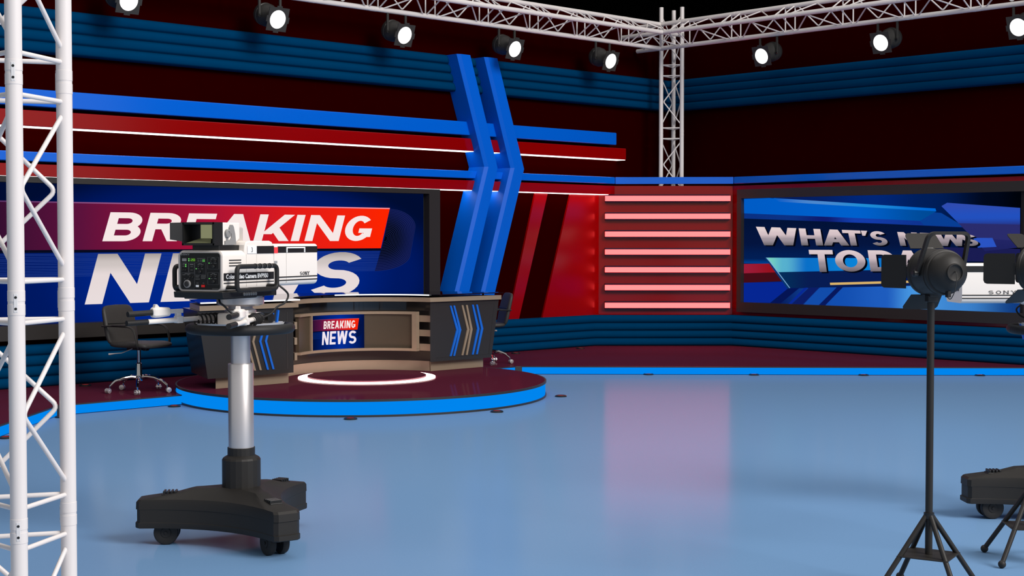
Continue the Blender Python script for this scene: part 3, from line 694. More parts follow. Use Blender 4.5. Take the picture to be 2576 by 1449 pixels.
# worktop
wt = thing('desk_worktop', 'long curved worktop of the news desk, dark glass over tan slab', 'worktop', (9.57, 12.6, .949))
O = Vector((9.57, 12.6, .949))
fc = [(7.50, 12.30), (8.655, 12.30)]+[p[:2] for p in arcpts(9.557, 12.13, .905, 169, 11, 28)]+[(10.46, 12.30), (11.53, 12.30)]
bk_ = [(7.80, 12.98), (8.25, 13.10)]+[p[:2] for p in arcpts(9.557, 12.13, 1.5, 140, 40, 28)]+[(10.86, 13.10), (11.25, 12.98)]
def top(z0, z1, inset):
    mb = MB(); rows = []
    for (x, y), (p, q_) in zip(fc, bk_):
        v = (Vector((p, q_))-Vector((x, y))).normalized()*inset
        f0 = Vector((x, y))+v; b0_ = Vector((p, q_))-v
        rows.append([(f0.x-O.x, f0.y-O.y, z0-O.z), (f0.x-O.x, f0.y-O.y, z1-O.z), (b0_.x-O.x, b0_.y-O.y, z1-O.z), (b0_.x-O.x, b0_.y-O.y, z0-O.z)])
    return mb.loft(rows)
top(.951, 1.0, 0).build('slab', M['tan'], wt, angle=30)
top(1.024, 1.034, -.03).build('glass_top', M['glass'], wt, angle=30)
for x, y in [(7.75, 12.42), (8.5, 12.42), (8.72, 12.75), (9.2, 13.05), (9.57, 13.13), (10.0, 13.05), (10.45, 12.7), (10.7, 12.42), (11.35, 12.42), (8.0, 12.9), (11.1, 12.9)]:
    MB().lathe([(.012, 0), (.012, .025)], 12, TR(x-O.x, y-O.y, 1.0-O.z)).build('standoff', M['blk'], wt)
def edge_strip(pts):  # lit stretches of the glass front edge, drawn as glowing strips
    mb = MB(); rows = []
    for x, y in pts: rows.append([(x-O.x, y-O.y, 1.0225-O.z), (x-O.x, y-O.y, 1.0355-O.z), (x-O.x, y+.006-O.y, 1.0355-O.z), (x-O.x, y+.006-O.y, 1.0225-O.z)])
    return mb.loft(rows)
edge_strip([(7.49, 12.262), (8.66, 12.262)]).build('edge_glow', M['edgeglow'], wt, smooth=False)
edge_strip([p[:2] for p in arcpts(9.557, 12.13, .868, 84, 10, 24)]).build('edge_glow', M['edgeglow'], wt, smooth=False)

# ================================================================== OFFICE CHAIRS
def chair(label, loc, rot):
    t = thing('office_chair', label, 'office chair', loc, rot, 'charcoal office chairs at the desk')
    # base
    mb = MB(); mb.lathe([(.035, .115), (.04, .15), (.034, .19), (.030, .29), (.021, .30), (.021, .43)], 20); mb.build('gas_column', M['chrome'], t)
    for k in range(5):
        a = radians(20+72*k); ca, sa = cos(a), sin(a)
        pts = [(.02, .15), (.08, .158), (.16, .148), (.24, .118), (.295, .072)]
        leg = MB().tube([(r*ca, r*sa, z) for r, z in pts], [.017, .017, .016, .014, .012], 10).build('leg', M['chrome'], t)
        ym = MB(); ym.lathe([(.009, .045), (.009, .075)], 10, TR(.298*ca, .298*sa, 0)); ym.build('caster_stem', M['chrome'], leg)
        wh = MB(); T = TR(.312*ca, .312*sa, .026) @ RZ(a+.6) @ RX(pi/2)
        wh.lathe([(.012, -.024), (.026, -.022), (.026, -.006), (.012, -.005)], 18, T); wh.lathe([(.012, .005), (.026, .006), (.026, .022), (.012, .024)], 18, T); wh.lathe([(.008, -.03), (.008, .03)], 8, T)
        wh.build('caster', M['steel'], leg)
    MB().box((-.10, -.07, .43), (.09, .07, .462)).box((.09, -.05, .425), (.14, .0, .46)).build('tilt_mechanism', M['blk2'], t, bevel=.008)
    MB().tube([(-.02, -.07, .445), (-.08, -.16, .405), (-.13, -.20, .400), (-.19, -.225, .392)], [.005, .005, .005, .011], 8).build('lever', M['steel'], t)
    # seat: padded, rounded front
    def pad(prof, wid, th, nm):
        """prof: (x, z) line of the pad's middle; cross-section rounded across the width"""
        rows = []; n = len(prof)
        for i, (x, z) in enumerate(prof):
            a = prof[max(0, i-1)]; c = prof[min(n-1, i+1)]; d = Vector((c[0]-a[0], c[1]-a[1])).normalized(); nn = Vector((-d.y, d.x))
            e = min(i, n-1-i); w = wid*(.82 if e == 0 else .95 if e == 1 else 1.0); h = th*(.45 if e == 0 else .85 if e == 1 else 1)
            ring = []
            for s_, o_ in [(-1, -.2), (-.97, -.5), (-.5, -.5), (0, -.5), (.5, -.5), (.97, -.5), (1, -.2), (1, .2), (.96, .46), (.5, .56), (0, .6), (-.5, .56), (-.96, .46), (-1, .2)]:
                ring.append((x+nn.x*h*o_, s_*w/2, z+nn.y*h*o_))
            rows.append(ring)
        o = MB().loft(rows).build(nm, M['leather'], t, angle=60)
        sd = o.modifiers.new('soft', 'SUBSURF'); sd.levels = 1; sd.render_levels = 1
        return o
    pad([(.27, .468), (.25, .485), (.16, .492), (.04, .487), (-.08, .484), (-.18, .487), (-.215, .500)], .47, .055, 'seat')
    bko = pad([(-.175, .480), (-.205, .505), (-.222, .57), (-.24, .66), (-.262, .76), (-.285, .845), (-.297, .885)], .45, .052, 'backrest')
    # seam across the back
    MB().tube([(-.215, -.20, .70), (-.216, 0, .695), (-.215, .20, .70)], .004, 6).build('seam', M['blk2'], bko)
    for s_ in (-1, 1):
        y = s_*.245
        MB().tube(fillet([(-.27, y*.92, .672), (-.1, y, .678), (.16, y, .672), (.205, y, .47), (.12, y*.55, .462)], .09, 8), .017, 10, squash=(1.0, .5)).build('armrest', M['blk'], t)
        MB().tube([(-.12, y, .684), (.06, y, .687)], .02, 10, squash=(1.0, .4)).build('arm_pad', M['blk2'], t)
    return t
th = YAW-pi/2
def uvdir(du, dv): 
    p = RT*du+FH*dv; return math.atan2(p.y, p.x)
ch1 = chair('charcoal office chair on the platform, left of the news desk', W(-3.79, 14.66, ZP), uvdir(cos(radians(27)), -sin(radians(27))))
dup(ch1, W(-.325, 18.05, ZP), uvdir(-cos(radians(14)), -sin(radians(14))), 'charcoal office chair mostly hidden behind the right end of the news desk')

# ================================================================== TRUSSES
def truss(name, label, loc, rot, C3, L0, L1, joints, bay, r=.0314, elbow=None, extra=None, bays=None, group=None):
    """three parallel chords along local z from L0[i] to L1[i]; C3 = three (x, y) plan points; joints = z of the couplings"""
    t = thing(name, label, 'truss', loc, rot, group)
    m = M['white']; rb = .0095
    for i in range(3):
        x, y = C3[i]
        mb = MB(); mb.lathe([(r, L0[i]), (r, L1[i])], 24, TR(x, y, 0)); ch = mb.build('chord', m, t)
        for j in joints:
            if not (L0[i]+.02 < j < L1[i]-.02): continue
            cp = MB(); cp.lathe([(r+.0002, j-.047), (r+.0012, j-.046), (r+.0012, j-.006), (r-.001, j-.005), (r-.001, j+.005), (r+.0012, j+.006), (r+.0012, j+.046), (r+.0002, j+.047)], 24, TR(x, y, 0), cap=False)
            co = cp.build('coupler', m, ch, angle=20)
    def P(i, z): return Vector((C3[i][0], C3[i][1], z))
    zmin = min(L0); zmax = max(L1)
    for j in joints:
        for dz in (-.079, .079):
            if not (zmin+.02 < j+dz < zmax-.02): continue
            for a, c in ((0, 1), (1, 2), (2, 0)):
                MB().tube([P(a, j+dz), P(c, j+dz)], rb, 14).build('cross_strut', m, t)
    js = sorted(joints)
    seq = [(js[0]-bay, js[0])]+[(a, a+bay) for a in js]
    for a, e in seq:
        for A, B in ((0, 1), (1, 2), (2, 0)):
            z0, z1 = a+.125, e-.125; zm = (z0+z1)/2
            d = (P(B, 0)-P(A, 0)).normalized()
            pts = [P(A, z0)+d*.01, P(B, zm)-d*(r+.004), P(A, z1)+d*.01]
            if z0 < zmin and z1 < zmin: continue
            if z0 < zmin: pts = [P(B, zm)-d*(r+.004), P(A, z1)+d*.01]
            if z1 > zmax: pts = pts[:2]
            if (pts[0].z < zmin) or pts[-1].z > zmax or len(pts) < 2: continue
            MB().tube(fillet(pts, .03, 5) if len(pts) == 3 else pts, rb, 14).build('diagonal_brace', m, t)
    return t
# near tower (left): chord 1 = right tube (R), 0 = left tube (L), 2 = outer
Lp, Rp, Tp = W(-1.872, 5.46), W(-1.791, 5.81), W(-2.131, 5.706)
o = Lp
tw_ = truss('truss_tower', 'white truss tower standing in the left foreground, cut by the frame', (Lp.x, Lp.y, 0), 0,
      [(Rp.x-o.x, Rp.y-o.y), (0, 0), (Tp.x-o.x, Tp.y-o.y)], [0, 0, 0], [4.6]*3, [.545, 1.41, 2.277, 3.144, 4.01], .867)
# the coupling windows with two pins that face the viewer
for i, (x, y) in enumerate([(Rp.x-o.x, Rp.y-o.y), (0, 0)]):
    for j in (.545, 1.41, 2.277, 3.144):
        a = uvdir(.25, -.97) if i else uvdir(-.97, -.2)
        T = TR(x, y, j) @ RZ(a)
        pl_ = MB(); pl_.box((.0290, -.0075, -.036), (.0332, .0075, .036), T); pw = pl_.build('pin_window', M['tray'], tw_, bevel=.003)
        pn = MB()
        for dz in (-.0215, .0215): pn.lathe([(.0052, .030), (.0052, .0338)], 12, TR(x, y, j+dz) @ RZ(a) @ RY(pi/2))
        pn.build('pin', M['blk2'], pw)
# base plate of the tower
MB().box((-.34, -.12, 0), (.18, .36, .012)).build('base_plate', M['white'], tw_, bevel=.003)

# corner column behind the corner panel
c0, c1, c2 = Vector((16.475, 14.105)), Vector((16.665, 13.865)), Vector((16.83, 14.165))
truss('truss_column', 'white truss column rising behind the blue corner rail', (c0.x, c0.y, 0), 0, [(c1.x-c0.x, c1.y-c0.y), (0, 0), (c2.x-c0.x, c2.y-c0.y)], [.1]*3, [5.083]*3,
      [.434, 1.364, 2.294, 3.224, 4.154], .93)

# overhead runs. local z along the run (towards the camera side), so the run of the left wall goes to -x, the right one to -y
def run(label, origin, axis, joints, Lend, ext):
    """origin: elbow of the two rear chords (plan) ; axis: direction of travel away from the corner"""
    ax = Vector(axis)
    inward = Vector((-1, 0, 0)) if abs(ax.y) > .5 else Vector((0, -1, 0))      # towards the room
    # local frame: z = ax, x = inward, y = z cross x
    zx = ax; xx = inward; yy = zx.cross(xx)
    R = Matrix((xx, yy, zx)).transposed()
    sgn = 1 if yy.z > 0 else -1
    t = truss('lighting_truss', label, origin, tuple(R.to_euler()), [(0, 0), (.304, sgn*.176), (0, sgn*.352)], [-ext[0], .304-ext[1], -ext[0]], [Lend]*3, joints, .915)
    return t
EB = Vector((16.336, 14.005, 4.457))
run('white overhead truss running along the left wall', EB, (-1, 0, 0), [16.336-13.73+.915*k-.915*2 for k in range(0, 15)], 13.2, (.06, .45))
run('white overhead truss running along the right wall', EB, (0, -1, 0), [14.005-11.698+.915*k-.915*2 for k in range(0, 13)], 10.4, (.45, .78))

# ================================================================== STAGE LAMPS ON THE TRUSS
def parcan(label, loc, rot):
    """hangs from a chord at local origin; beam leaves along local -y, tipped down"""
    t = thing('par_lamp', label, 'stage lamp', loc, rot, 'par lamps under the overhead trusses')
    for s_ in (-1, 1):
        MB().box((s_*.142-.014, -.012, -.27), (s_*.142+.014, .012, -.0312)).build('hanger', M['par'], t, bevel=.003)
        MB().lathe([(.02, 0), (.02, .024)], 14, TR(s_*.13, 0, -.25) @ RY(s_*pi/2)).build('knob', M['blk2'], t)
    T = TR(0, 0, -.25) @ RX(radians(19)) @ RX(pi/2)      # local +z of the lathe = beam direction (-y, down)
    MB().lathe([(.001, -.215), (.05, -.210), (.094, -.192), (.122, -.158), (.133, -.125), (.133, -.10), (.126, -.096), (.126, -.075), (.132, -.072), (.132, -.045), (.122, -.02), (.108, .02), (.104, .135), (.112, .138), (.112, .16), (.10, .162)], 36, T, cap=True).build('can', M['par'], t, angle=40)
    fb_ = MB(); hs = .135
    out_ = [(-hs,-hs),(hs,-hs),(hs,hs),(-hs,hs)]; n = 40
    ring = [(.106*cos(2*pi*k/n), .106*sin(2*pi*k/n)) for k in range(n)]
    sq = []
    for k in range(n):
        a = 2*pi*k/n; c_, s2 = cos(a), sin(a); q = hs/max(abs(c_), abs(s2)); sq.append((c_*q, s2*q))
    for z in (.165, .171): pass
    fb_.strip([(x, y, .171) for x, y in ring+ring[:1]], [(x, y, .171) for x, y in sq+sq[:1]], T); fb_.strip([(x, y, .163) for x, y in sq+sq[:1]], [(x, y, .163) for x, y in ring+ring[:1]], T)
    fb_.strip([(x, y, .163) for x, y in sq+sq[:1]], [(x, y, .171) for x, y in sq+sq[:1]], T); fb_.strip([(x, y, .163) for x, y in ring+ring[:1]], [(x, y, .171) for x, y in ring+ring[:1]], T)
    for dx, dy in ((1, 0), (-1, 0), (0, 1), (0, -1)):
        fb_.cbox((dx*.143, dy*.143, .167), (.02 if dx else .07, .02 if dy else .07, .008), T)
    fb_.build('colour_frame', M['par'], t, smooth=False)
    MB().lathe([(.106, .158), (.106, .166), (.08, .170), (.001, .172)], 40, T).build('lens', M['lens'], t)
    return t
xs = [7.62, 9.49, 11.355, 13.226, 15.09]
nm5 = ['black stage lamp at the upper left, cut by the top of the frame', 'black stage lamp second from the left under the left truss', 'black stage lamp in the middle of the five under the left truss',
       'black stage lamp above the blue fins', 'black stage lamp on the left truss nearest the corner column']
lamp0 = parcan(nm5[0], (xs[0], EB.y, EB.z), 0)
for x, lb in zip(xs[1:], nm5[1:]): dup(lamp0, (x, EB.y, EB.z), 0, lb)
for y, lb in zip([12.055, 10.19, 8.33], ['black stage lamp on the right truss nearest the corner column', 'black stage lamp on the right truss, above the light on the floor stand', 'black stage lamp at the upper right edge of the picture']):
    dup(lamp0, (EB.x, y, EB.z), -pi/2, lb)

# ================================================================== TV CAMERA ON PEDESTAL
def tvcam(label, loc, rot):
    t = thing('television_camera', label, 'video camera', loc, rot)
    hw = .1375
    def rbox(lo, hi): return MB().box(lo, hi)
    def shell(x0, x1, z0, z1, hw_, rt_=.028, rb_=.035):
        """body section with rounded long edges"""
        prof = []
        for (cy, cz, r_, a0) in ((hw_-rt_, z1-rt_, rt_, 0), (-(hw_-rt_), z1-rt_, rt_, 90), (-(hw_-rb_), z0+rb_, rb_, 180), (hw_-rb_, z0+rb_, rb_, 270)):
            for k in range(6):
                a = radians(a0+90*k/5); prof.append((cy+r_*cos(a), cz+r_*sin(a)))
        return MB().loft([[(x, y, z) for y, z in prof] for x in (x0, x1)])
    body = shell(-.352, .118, 1.377, 1.592, hw, .03).build('body', M['camwhite'], t, angle=30)
    for x in (-.14, -.045): MB().box((x-.0008, -hw-.0006, 1.40), (x+.0008, -hw+.001, 1.57)).build('seam', M['rim'], body, smooth=False)
    # raised middle hump
    hp = MB(); n = 8
    pr = [(-.155, 1.585), (-.15, 1.62), (-.135, 1.638), (-.11, 1.642), (.085, 1.642), (.108, 1.636), (.118, 1.615), (.118, 1.56), (-.155, 1.56)]
    hp.prism([(x, -hw+.0005, z) for x, z in pr], (0, 2*hw-.001, 0)); hp.build('hump', M['camwhite'], t, bevel=.008, angle=30)
    lb = shell(.12, .562, 1.394, 1.625, hw+.001, .02, .03).build('lens_housing', M['camwhite'], t, angle=30)
    MB().box((.240, -hw-.0022, 1.41), (.2415, -hw, 1.573)).build('seam', M['rim'], lb, smooth=False)
    MB().box((.5625, -.085, 1.465), (.566, .085, 1.60)).build('front_glass', M['blk2'], lb, bevel=.002)
    for s_ in (-1, 1):
        yy = s_*(hw+.001); ya = min(yy, yy+s_*.0018); yb = max(yy, yy+s_*.0018)
        MB().box((.156, ya, 1.576), (.5622, yb, 1.611)).build('black_strip', M['blk2'], lb, smooth=False)
        MB().box((.157, ya, 1.438), (.5622, yb, 1.4445)).box((.157, ya, 1.4205), (.5622, yb, 1.4265)).build('black_lines', M['ink'], lb, smooth=False)
        MB().box((-.345, ya-.0 if s_ < 0 else ya, 1.4195), (.117, yb, 1.4245)).build('black_line', M['ink'], body, smooth=False)
        MB().box((-.345, ya, 1.4345), (.117, yb, 1.474)).build('name_strip', M['blk2'], body, smooth=False)
        MB().box((-.045, ya, 1.574), (.118, yb, 1.614)).build('black_plate', M['blk2'], body, smooth=False)
        MB().box((-.132, ya, 1.574), (-.047, yb, 1.614)).build('number_plate', M['paper'], body, smooth=False)
        for zz in (1.541, 1.5265, 1.512): MB().box((-.297, ya, zz-.0025), (-.19, yb, zz+.0025)).build('vent', M['ink'], body, smooth=False)
        MB().box((.119, ya, 1.574), (.156, yb, 1.607)).build('red_tag', M['redtag'], body, smooth=False)
        hb = MB(); hb.box((.239, ya-.003 if s_ < 0 else ya, 1.600), (.43, yb if s_ < 0 else yb+.003, 1.607)); hb.box((.239, ya-.003 if s_ < 0 else ya, 1.577), (.249, yb if s_ < 0 else yb+.003, 1.601)); hb.box((.420, ya-.003 if s_ < 0 else ya, 1.577), (.430, yb if s_ < 0 else yb+.003, 1.601))
        hb.build('strip_handle', M['paper'], lb, bevel=.001)
        yt = yy+s_*.0024
        def side(x0, z0): return lambda x, y: ((x0+x) if s_ < 0 else (x0-x), yt, z0+y)
        font_mesh('3', .036, side(-.1 if s_ < 0 else -.08, 1.5815), .0).build('digit_three', M['ink'], body, smooth=False)
        font_mesh('Color Video Camera BVP950', .0322, side(-.327 if s_ < 0 else .1, 1.4445), .0011).build('lettering', M['paper'], body, smooth=False)
        # maker's name in slab-serif capitals
        H = .0195; w_ = .0205 if s_ < 0 else .029; gap = .0052 if s_ < 0 else .015; x_ = 0; spec = []
        for ch in 'SONY': spec.append((ch, x_, w_, .0044, .14)); x_ += w_+gap
        f = side(.379 if s_ < 0 else .407, 1.4485)
        lm = letters(spec, lambda x, tt_: f(x, tt_*H))
        def ser(x, y, w, h=.0022): lm.face([f(x, y), f(x+w, y), f(x+w, y+h), f(x, y+h)])
        xn = spec[2][1]; xy = spec[3][1]
        for a_, b_2 in ((xn-.003, 0), (xn-.003, H-.0022), (xn+w_-.007, 0), (xn+w_-.007, H-.0022)): ser(a_, b_2, .010)
        ser(xy+w_/2-.006, 0, .012); ser(xy-.003, H-.0022, .011); ser(xy+w_-.008, H-.0022, .011)
        lm.build('maker_lettering', M['ink'], lb, smooth=False)
        MB().box((.122, ya, 1.518), (.15, yb, 1.532)).build('switch', M['inkgrey'], body, smooth=False)
        MB().box((.124, ya, 1.455), (.15, yb, 1.508)).build('slot', M['ink'], body, smooth=False)
        # side handle
        y1 = s_*(hw+.060); y0_ = s_*(hw-.01)
        loop = fillet([(-.312, y1, 1.384), (-.312, y1, 1.508), (.058, y1, 1.508), (.058, y1, 1.384)], .03, 6, True)
        hd = MB().tube(loop, .0125, 12, True).build('side_handle', M['rubber'], t)
        MB().box((-.20, y1-.013, 1.372), (-.01, y1+.013, 1.397)).build('grip_plate', M['camgrey'] if False else M['blk'], hd, bevel=.004)
        gr = MB()
        for k in range(4): gr.tube([(-.15+.045*k, y1, 1.508), (-.142+.045*k, y1, 1.508)], .0145, 12)
        gr.build('grip_ring', M['blk2'], hd)
        rr_ = MB()
        for k in range(4): rr_.tube([(-.1415+.045*k, y1, 1.508), (-.1395+.045*k, y1, 1.508)], .0139, 12)
        rr_.build('pale_ring', M['rim'], hd)
        for xx_, zz in ((-.312, 1.40), (.058, 1.40)): MB().tube([(xx_, y0_, zz), (xx_, y1, zz)], .010, 10).build('handle_bracket', M['blk2'], hd)
    # rear control panel
    def pan(fx, fz, d=0.0): return (-.352-d, hw-2*hw*fx, 1.588-.211*fz)
    def prect(x0, z0, x1, z1, d0, d1):
        a = pan(x0, z0); c = pan(x1, z1); return MB().box((-.352-d1, c[1], c[2]), (-.352-d0, a[1], a[2]))
    def rrect(x0, z0, x1, z1, r, d0, d1, cut=False):
        pts = []
        yl, zt_ = pan(x0, z0)[1:]; yr, zb_ = pan(x1, z1)[1:]
        for cy, cz, a0 in ((yl-r, zt_-r, 0), (yr+r, zt_-r, 90), (yr+r, zb_+r, 180), (yl-r, zb_+r, 270)):
            for k in range(6):
                a = radians(a0+18*k); pts.append((-.352-d0, cy+r*cos(a), cz+r*sin(a)))
        return MB().prism(pts, (-(d1-d0), 0, 0))
    pnl = rrect(0, 0, 1, 1, .028, -.004, .010).build('control_panel', M['rim'], t, bevel=.004, angle=30)
    def px(x): return (x-190)/1270
    def pz(z): return (z-90)/1195
    def pr_(x0, z0, x1, z1, nm, m, d=.0125): return prect(px(x0), pz(z0), px(x1), pz(z1), .011, d).build(nm, m, pnl, smooth=False)
    rrect(px(262), pz(142), px(1418), pz(1222), .016, .0101, .0112).build('panel_face', M['panelblack'], pnl, angle=30)
    pr_(318, 302, 445, 388, 'display_window', M['camgrey'])
    pr_(485, 300, 715, 395, 'digit_window', M['ink'], .0118)
    # seven-segment digits 2 and 0
    sg = MB()
    def seg(x0, z0, x1, z1): 
        q = prect(px(x0), pz(z0), px(x1), pz(z1), .0118, .013); sg.add(q.v, q.f)
    for a in ((580,310,630,318),(622,318,632,345),(580,342,630,350),(578,350,588,378),(580,376,630,384),(645,310,690,318),(643,316,653,380),(684,316,694,380),(645,376,690,384)): seg(*a)
    sg.build('digits', M['seg'], pnl, smooth=False)
    lg = MB()
    for (x, z, s2) in ((518,318,30),(518,372,30),(932,348,20),(970,348,20),(932,386,20),(970,386,20),(425,492,28),(425,540,28),(1108,438,24),(732,608,24),(1112,892,24)):
        q = prect(px(x-s2/2), pz(z-s2/2), px(x+s2/2), pz(z+s2/2), .011, .013); lg.add(q.v, q.f)
    lg.build('indicator_lights', M['green'], pnl, smooth=False)
    ln = MB()
    def outline(x0, z0, x1, z1, w=5):
        for a in ((x0,z0,x1,z0+w),(x0,z1-w,x1,z1),(x0,z0,x0+w,z1),(x1-w,z0,x1,z1)):
            q = prect(px(a[0]), pz(a[1]), px(a[2]), pz(a[3]), .011, .0119); ln.add(q.v, q.f)
    for a in ((285,430,500,725),(512,430,672,725),(685,430,1015,780),(1060,262,1385,615),(1060,715,1385,1070),(285,738,680,1190)): outline(*a)
    ln.build('outline', mat('panel_line', (95,95,95), .5), pnl, smooth=False)
    tx = MB()
    for (x0, z, x1) in ((760,303,990),(770,350,820),(770,386,820),(845,350,905),(845,386,905),(330,450,450),(325,495,390),(325,540,390),(545,470,645),(545,490,645),(560,545,630),(560,645,630),(800,458,890),(770,490,830),(860,490,940),(770,608,820),(870,608,930),(1180,285,1265),(1145,320,1195),(1240,320,1315),(1145,438,1200),(1240,438,1315),(1180,740,1270),(1145,775,1195),(1240,775,1320),(1145,892,1205),(1245,892,1315),(390,760,555),(325,790,405),(470,790,525),(370,910,410),(480,910,515),(705,812,825),(870,812,1010),(705,850,800),(870,850,1010),(870,890,990),(705,910,830),(735,1028,795),(915,1028,960),(1190,1195,1385)):
        q = prect(px(x0), pz(z-7), px(x1), pz(z+7), .011, .0119); tx.add(q.v, q.f)
    tx.build('small_print', mat('panel_print', (110,108,105), .5), pnl, smooth=False)
    for x, z, r_ in ((840,700,.009),(1230,540,.009),(1230,985,.009),(800,550,.005),(900,550,.005),(1160,385,.005),(1290,385,.005),(1160,835,.005),(1290,835,.005),(360,650,.005),(420,650,.005),(550,850,.005),(630,860,.005)):
        MB().lathe([(r_, -.001), (r_, .006), (r_*.8, .008)], 14, TR(*pan(px(x), pz(z), .011)) @ RY(-pi/2)).build('control_knob', M['blk2'], pnl)
    kx = TR(*pan(px(472), pz(1058))) @ RY(-pi/2)
    MB().lathe([(.0215, .010), (.0215, .017), (.0195, .019), (.0145, .019), (.0145, .014)], 28, kx).build('dial_ring', M['camgrey'], pnl)
    MB().lathe([(.0142, .011), (.0142, .021), (.012, .023)], 24, kx).build('dial', M['ink'], pnl)
    pr_(730, 1085, 797, 1147, 'white_button', M['paper'], .016)
    pr_(890, 1080, 975, 1150, 'red_button', M['redbtn'], .016)
    # maker's name on the panel
    spec = []; x_ = 0
    for ch in 'SONY': spec.append((ch, x_, .0125, .0026, .16)); x_ += .0150
    y_l, z_b = pan(px(275), pz(212))[1:]
    letters(spec, lambda x, tt_: (-.352-.0118, y_l-x, z_b+tt_*.0095)).build('maker_lettering', M['inkgrey'], pnl, smooth=False)
    # viewfinder
    neck = MB().box((-.33, -.10, 1.588), (-.06, .07, 1.62)).build('viewfinder_base', M['blk2'], t, bevel=.004)
    vf = MB(); z0, z1 = 1.619, 1.738
    vf.prism([(-.297, -.10, z0), (-.20, -.10, z0), (-.145, -.10, z0+.035), (-.145, -.10, z1), (-.297, -.10, z1)], (0, .2, 0)); vfo = vf.build('viewfinder', M['camwhite'], t, bevel=.005, angle=30)
    MB().box((-.147, -.075, 1.63), (-.075, .06, 1.715)).build('viewfinder_rear', M['rim'], vfo, bevel=.008)
    hd = MB(); t0 = .010
    x0, x1 = -.375, -.30; ya, yb = -.102, .102
    hd.box((x0, ya, z1-t0), (x1, yb, z1+.001)); hd.box((x0, ya, z0-.001), (x1, yb, z0+t0)); hd.box((x0, ya, z0), (x1, ya+t0, z1)); hd.box((x0, yb-t0, z0), (x1, yb, z1))
    hd.box((x1-.004, ya, z0), (x1, yb, z1)); hd.build('hood', M['blk2'], vfo, smooth=False)
    MB().prism([(x0, yb, z0+.02), (x0-.06, yb+.03, z0+.03), (x0-.06, yb+.03, z1-.002), (x0, yb, z1)], (0, -.004, 0)).build('hood_flap', M['blk2'], vfo, smooth=False)
    vs = MB().box((x1-.010, -.038, z0+.034), (x1-.005, .030, z1-.012)).build('viewfinder_screen', M['olive'], vfo, smooth=False)
    MB().face([(x1-.012, -.038, z0+.036), (x1-.012, .030, z0+.036), (x0+.004, .078, z0+.0115), (x0+.004, -.078, z0+.0115)]).build('hood_floor', mat('olive_floor', (128,130,98), .5), vfo, smooth=False)
    # bracket and wheel on the viewfinder's right cheek
    yk = -.1005
    bk = MB()
    bk.prism([(-.285, yk, z0+.003), (-.185, yk, z0+.003), (-.195, yk, z0+.06), (-.207, yk, z1-.022), (-.217, yk, z1-.012), (-.236, yk, z1-.012), (-.247, yk, z1-.028), (-.244, yk, z1-.042), (-.226, yk, z0+.06), (-.226, yk, z0+.040), (-.24, yk, z0+.028), (-.285, yk, z0+.022)], (0, -.006, 0)); bk.build('hinge_bracket', M['camgrey'], vfo, smooth=False)
    MB().lathe([(.010, 0), (.022, 0), (.022, .012), (.019, .014), (.011, .014), (.010, .011)], 26, TR(-.262, yk, z0+.062) @ RX(pi/2)).build('hinge_wheel', M['camgrey'], vfo)
    MB().prism([(-.27, yk, z0+.01), (-.252, yk, z0+.01), (-.256, yk, z0+.045), (-.268, yk, z0+.045)], (0, -.005, 0)).build('wheel_stalk', M['camgrey'], vfo, smooth=False)
    return t
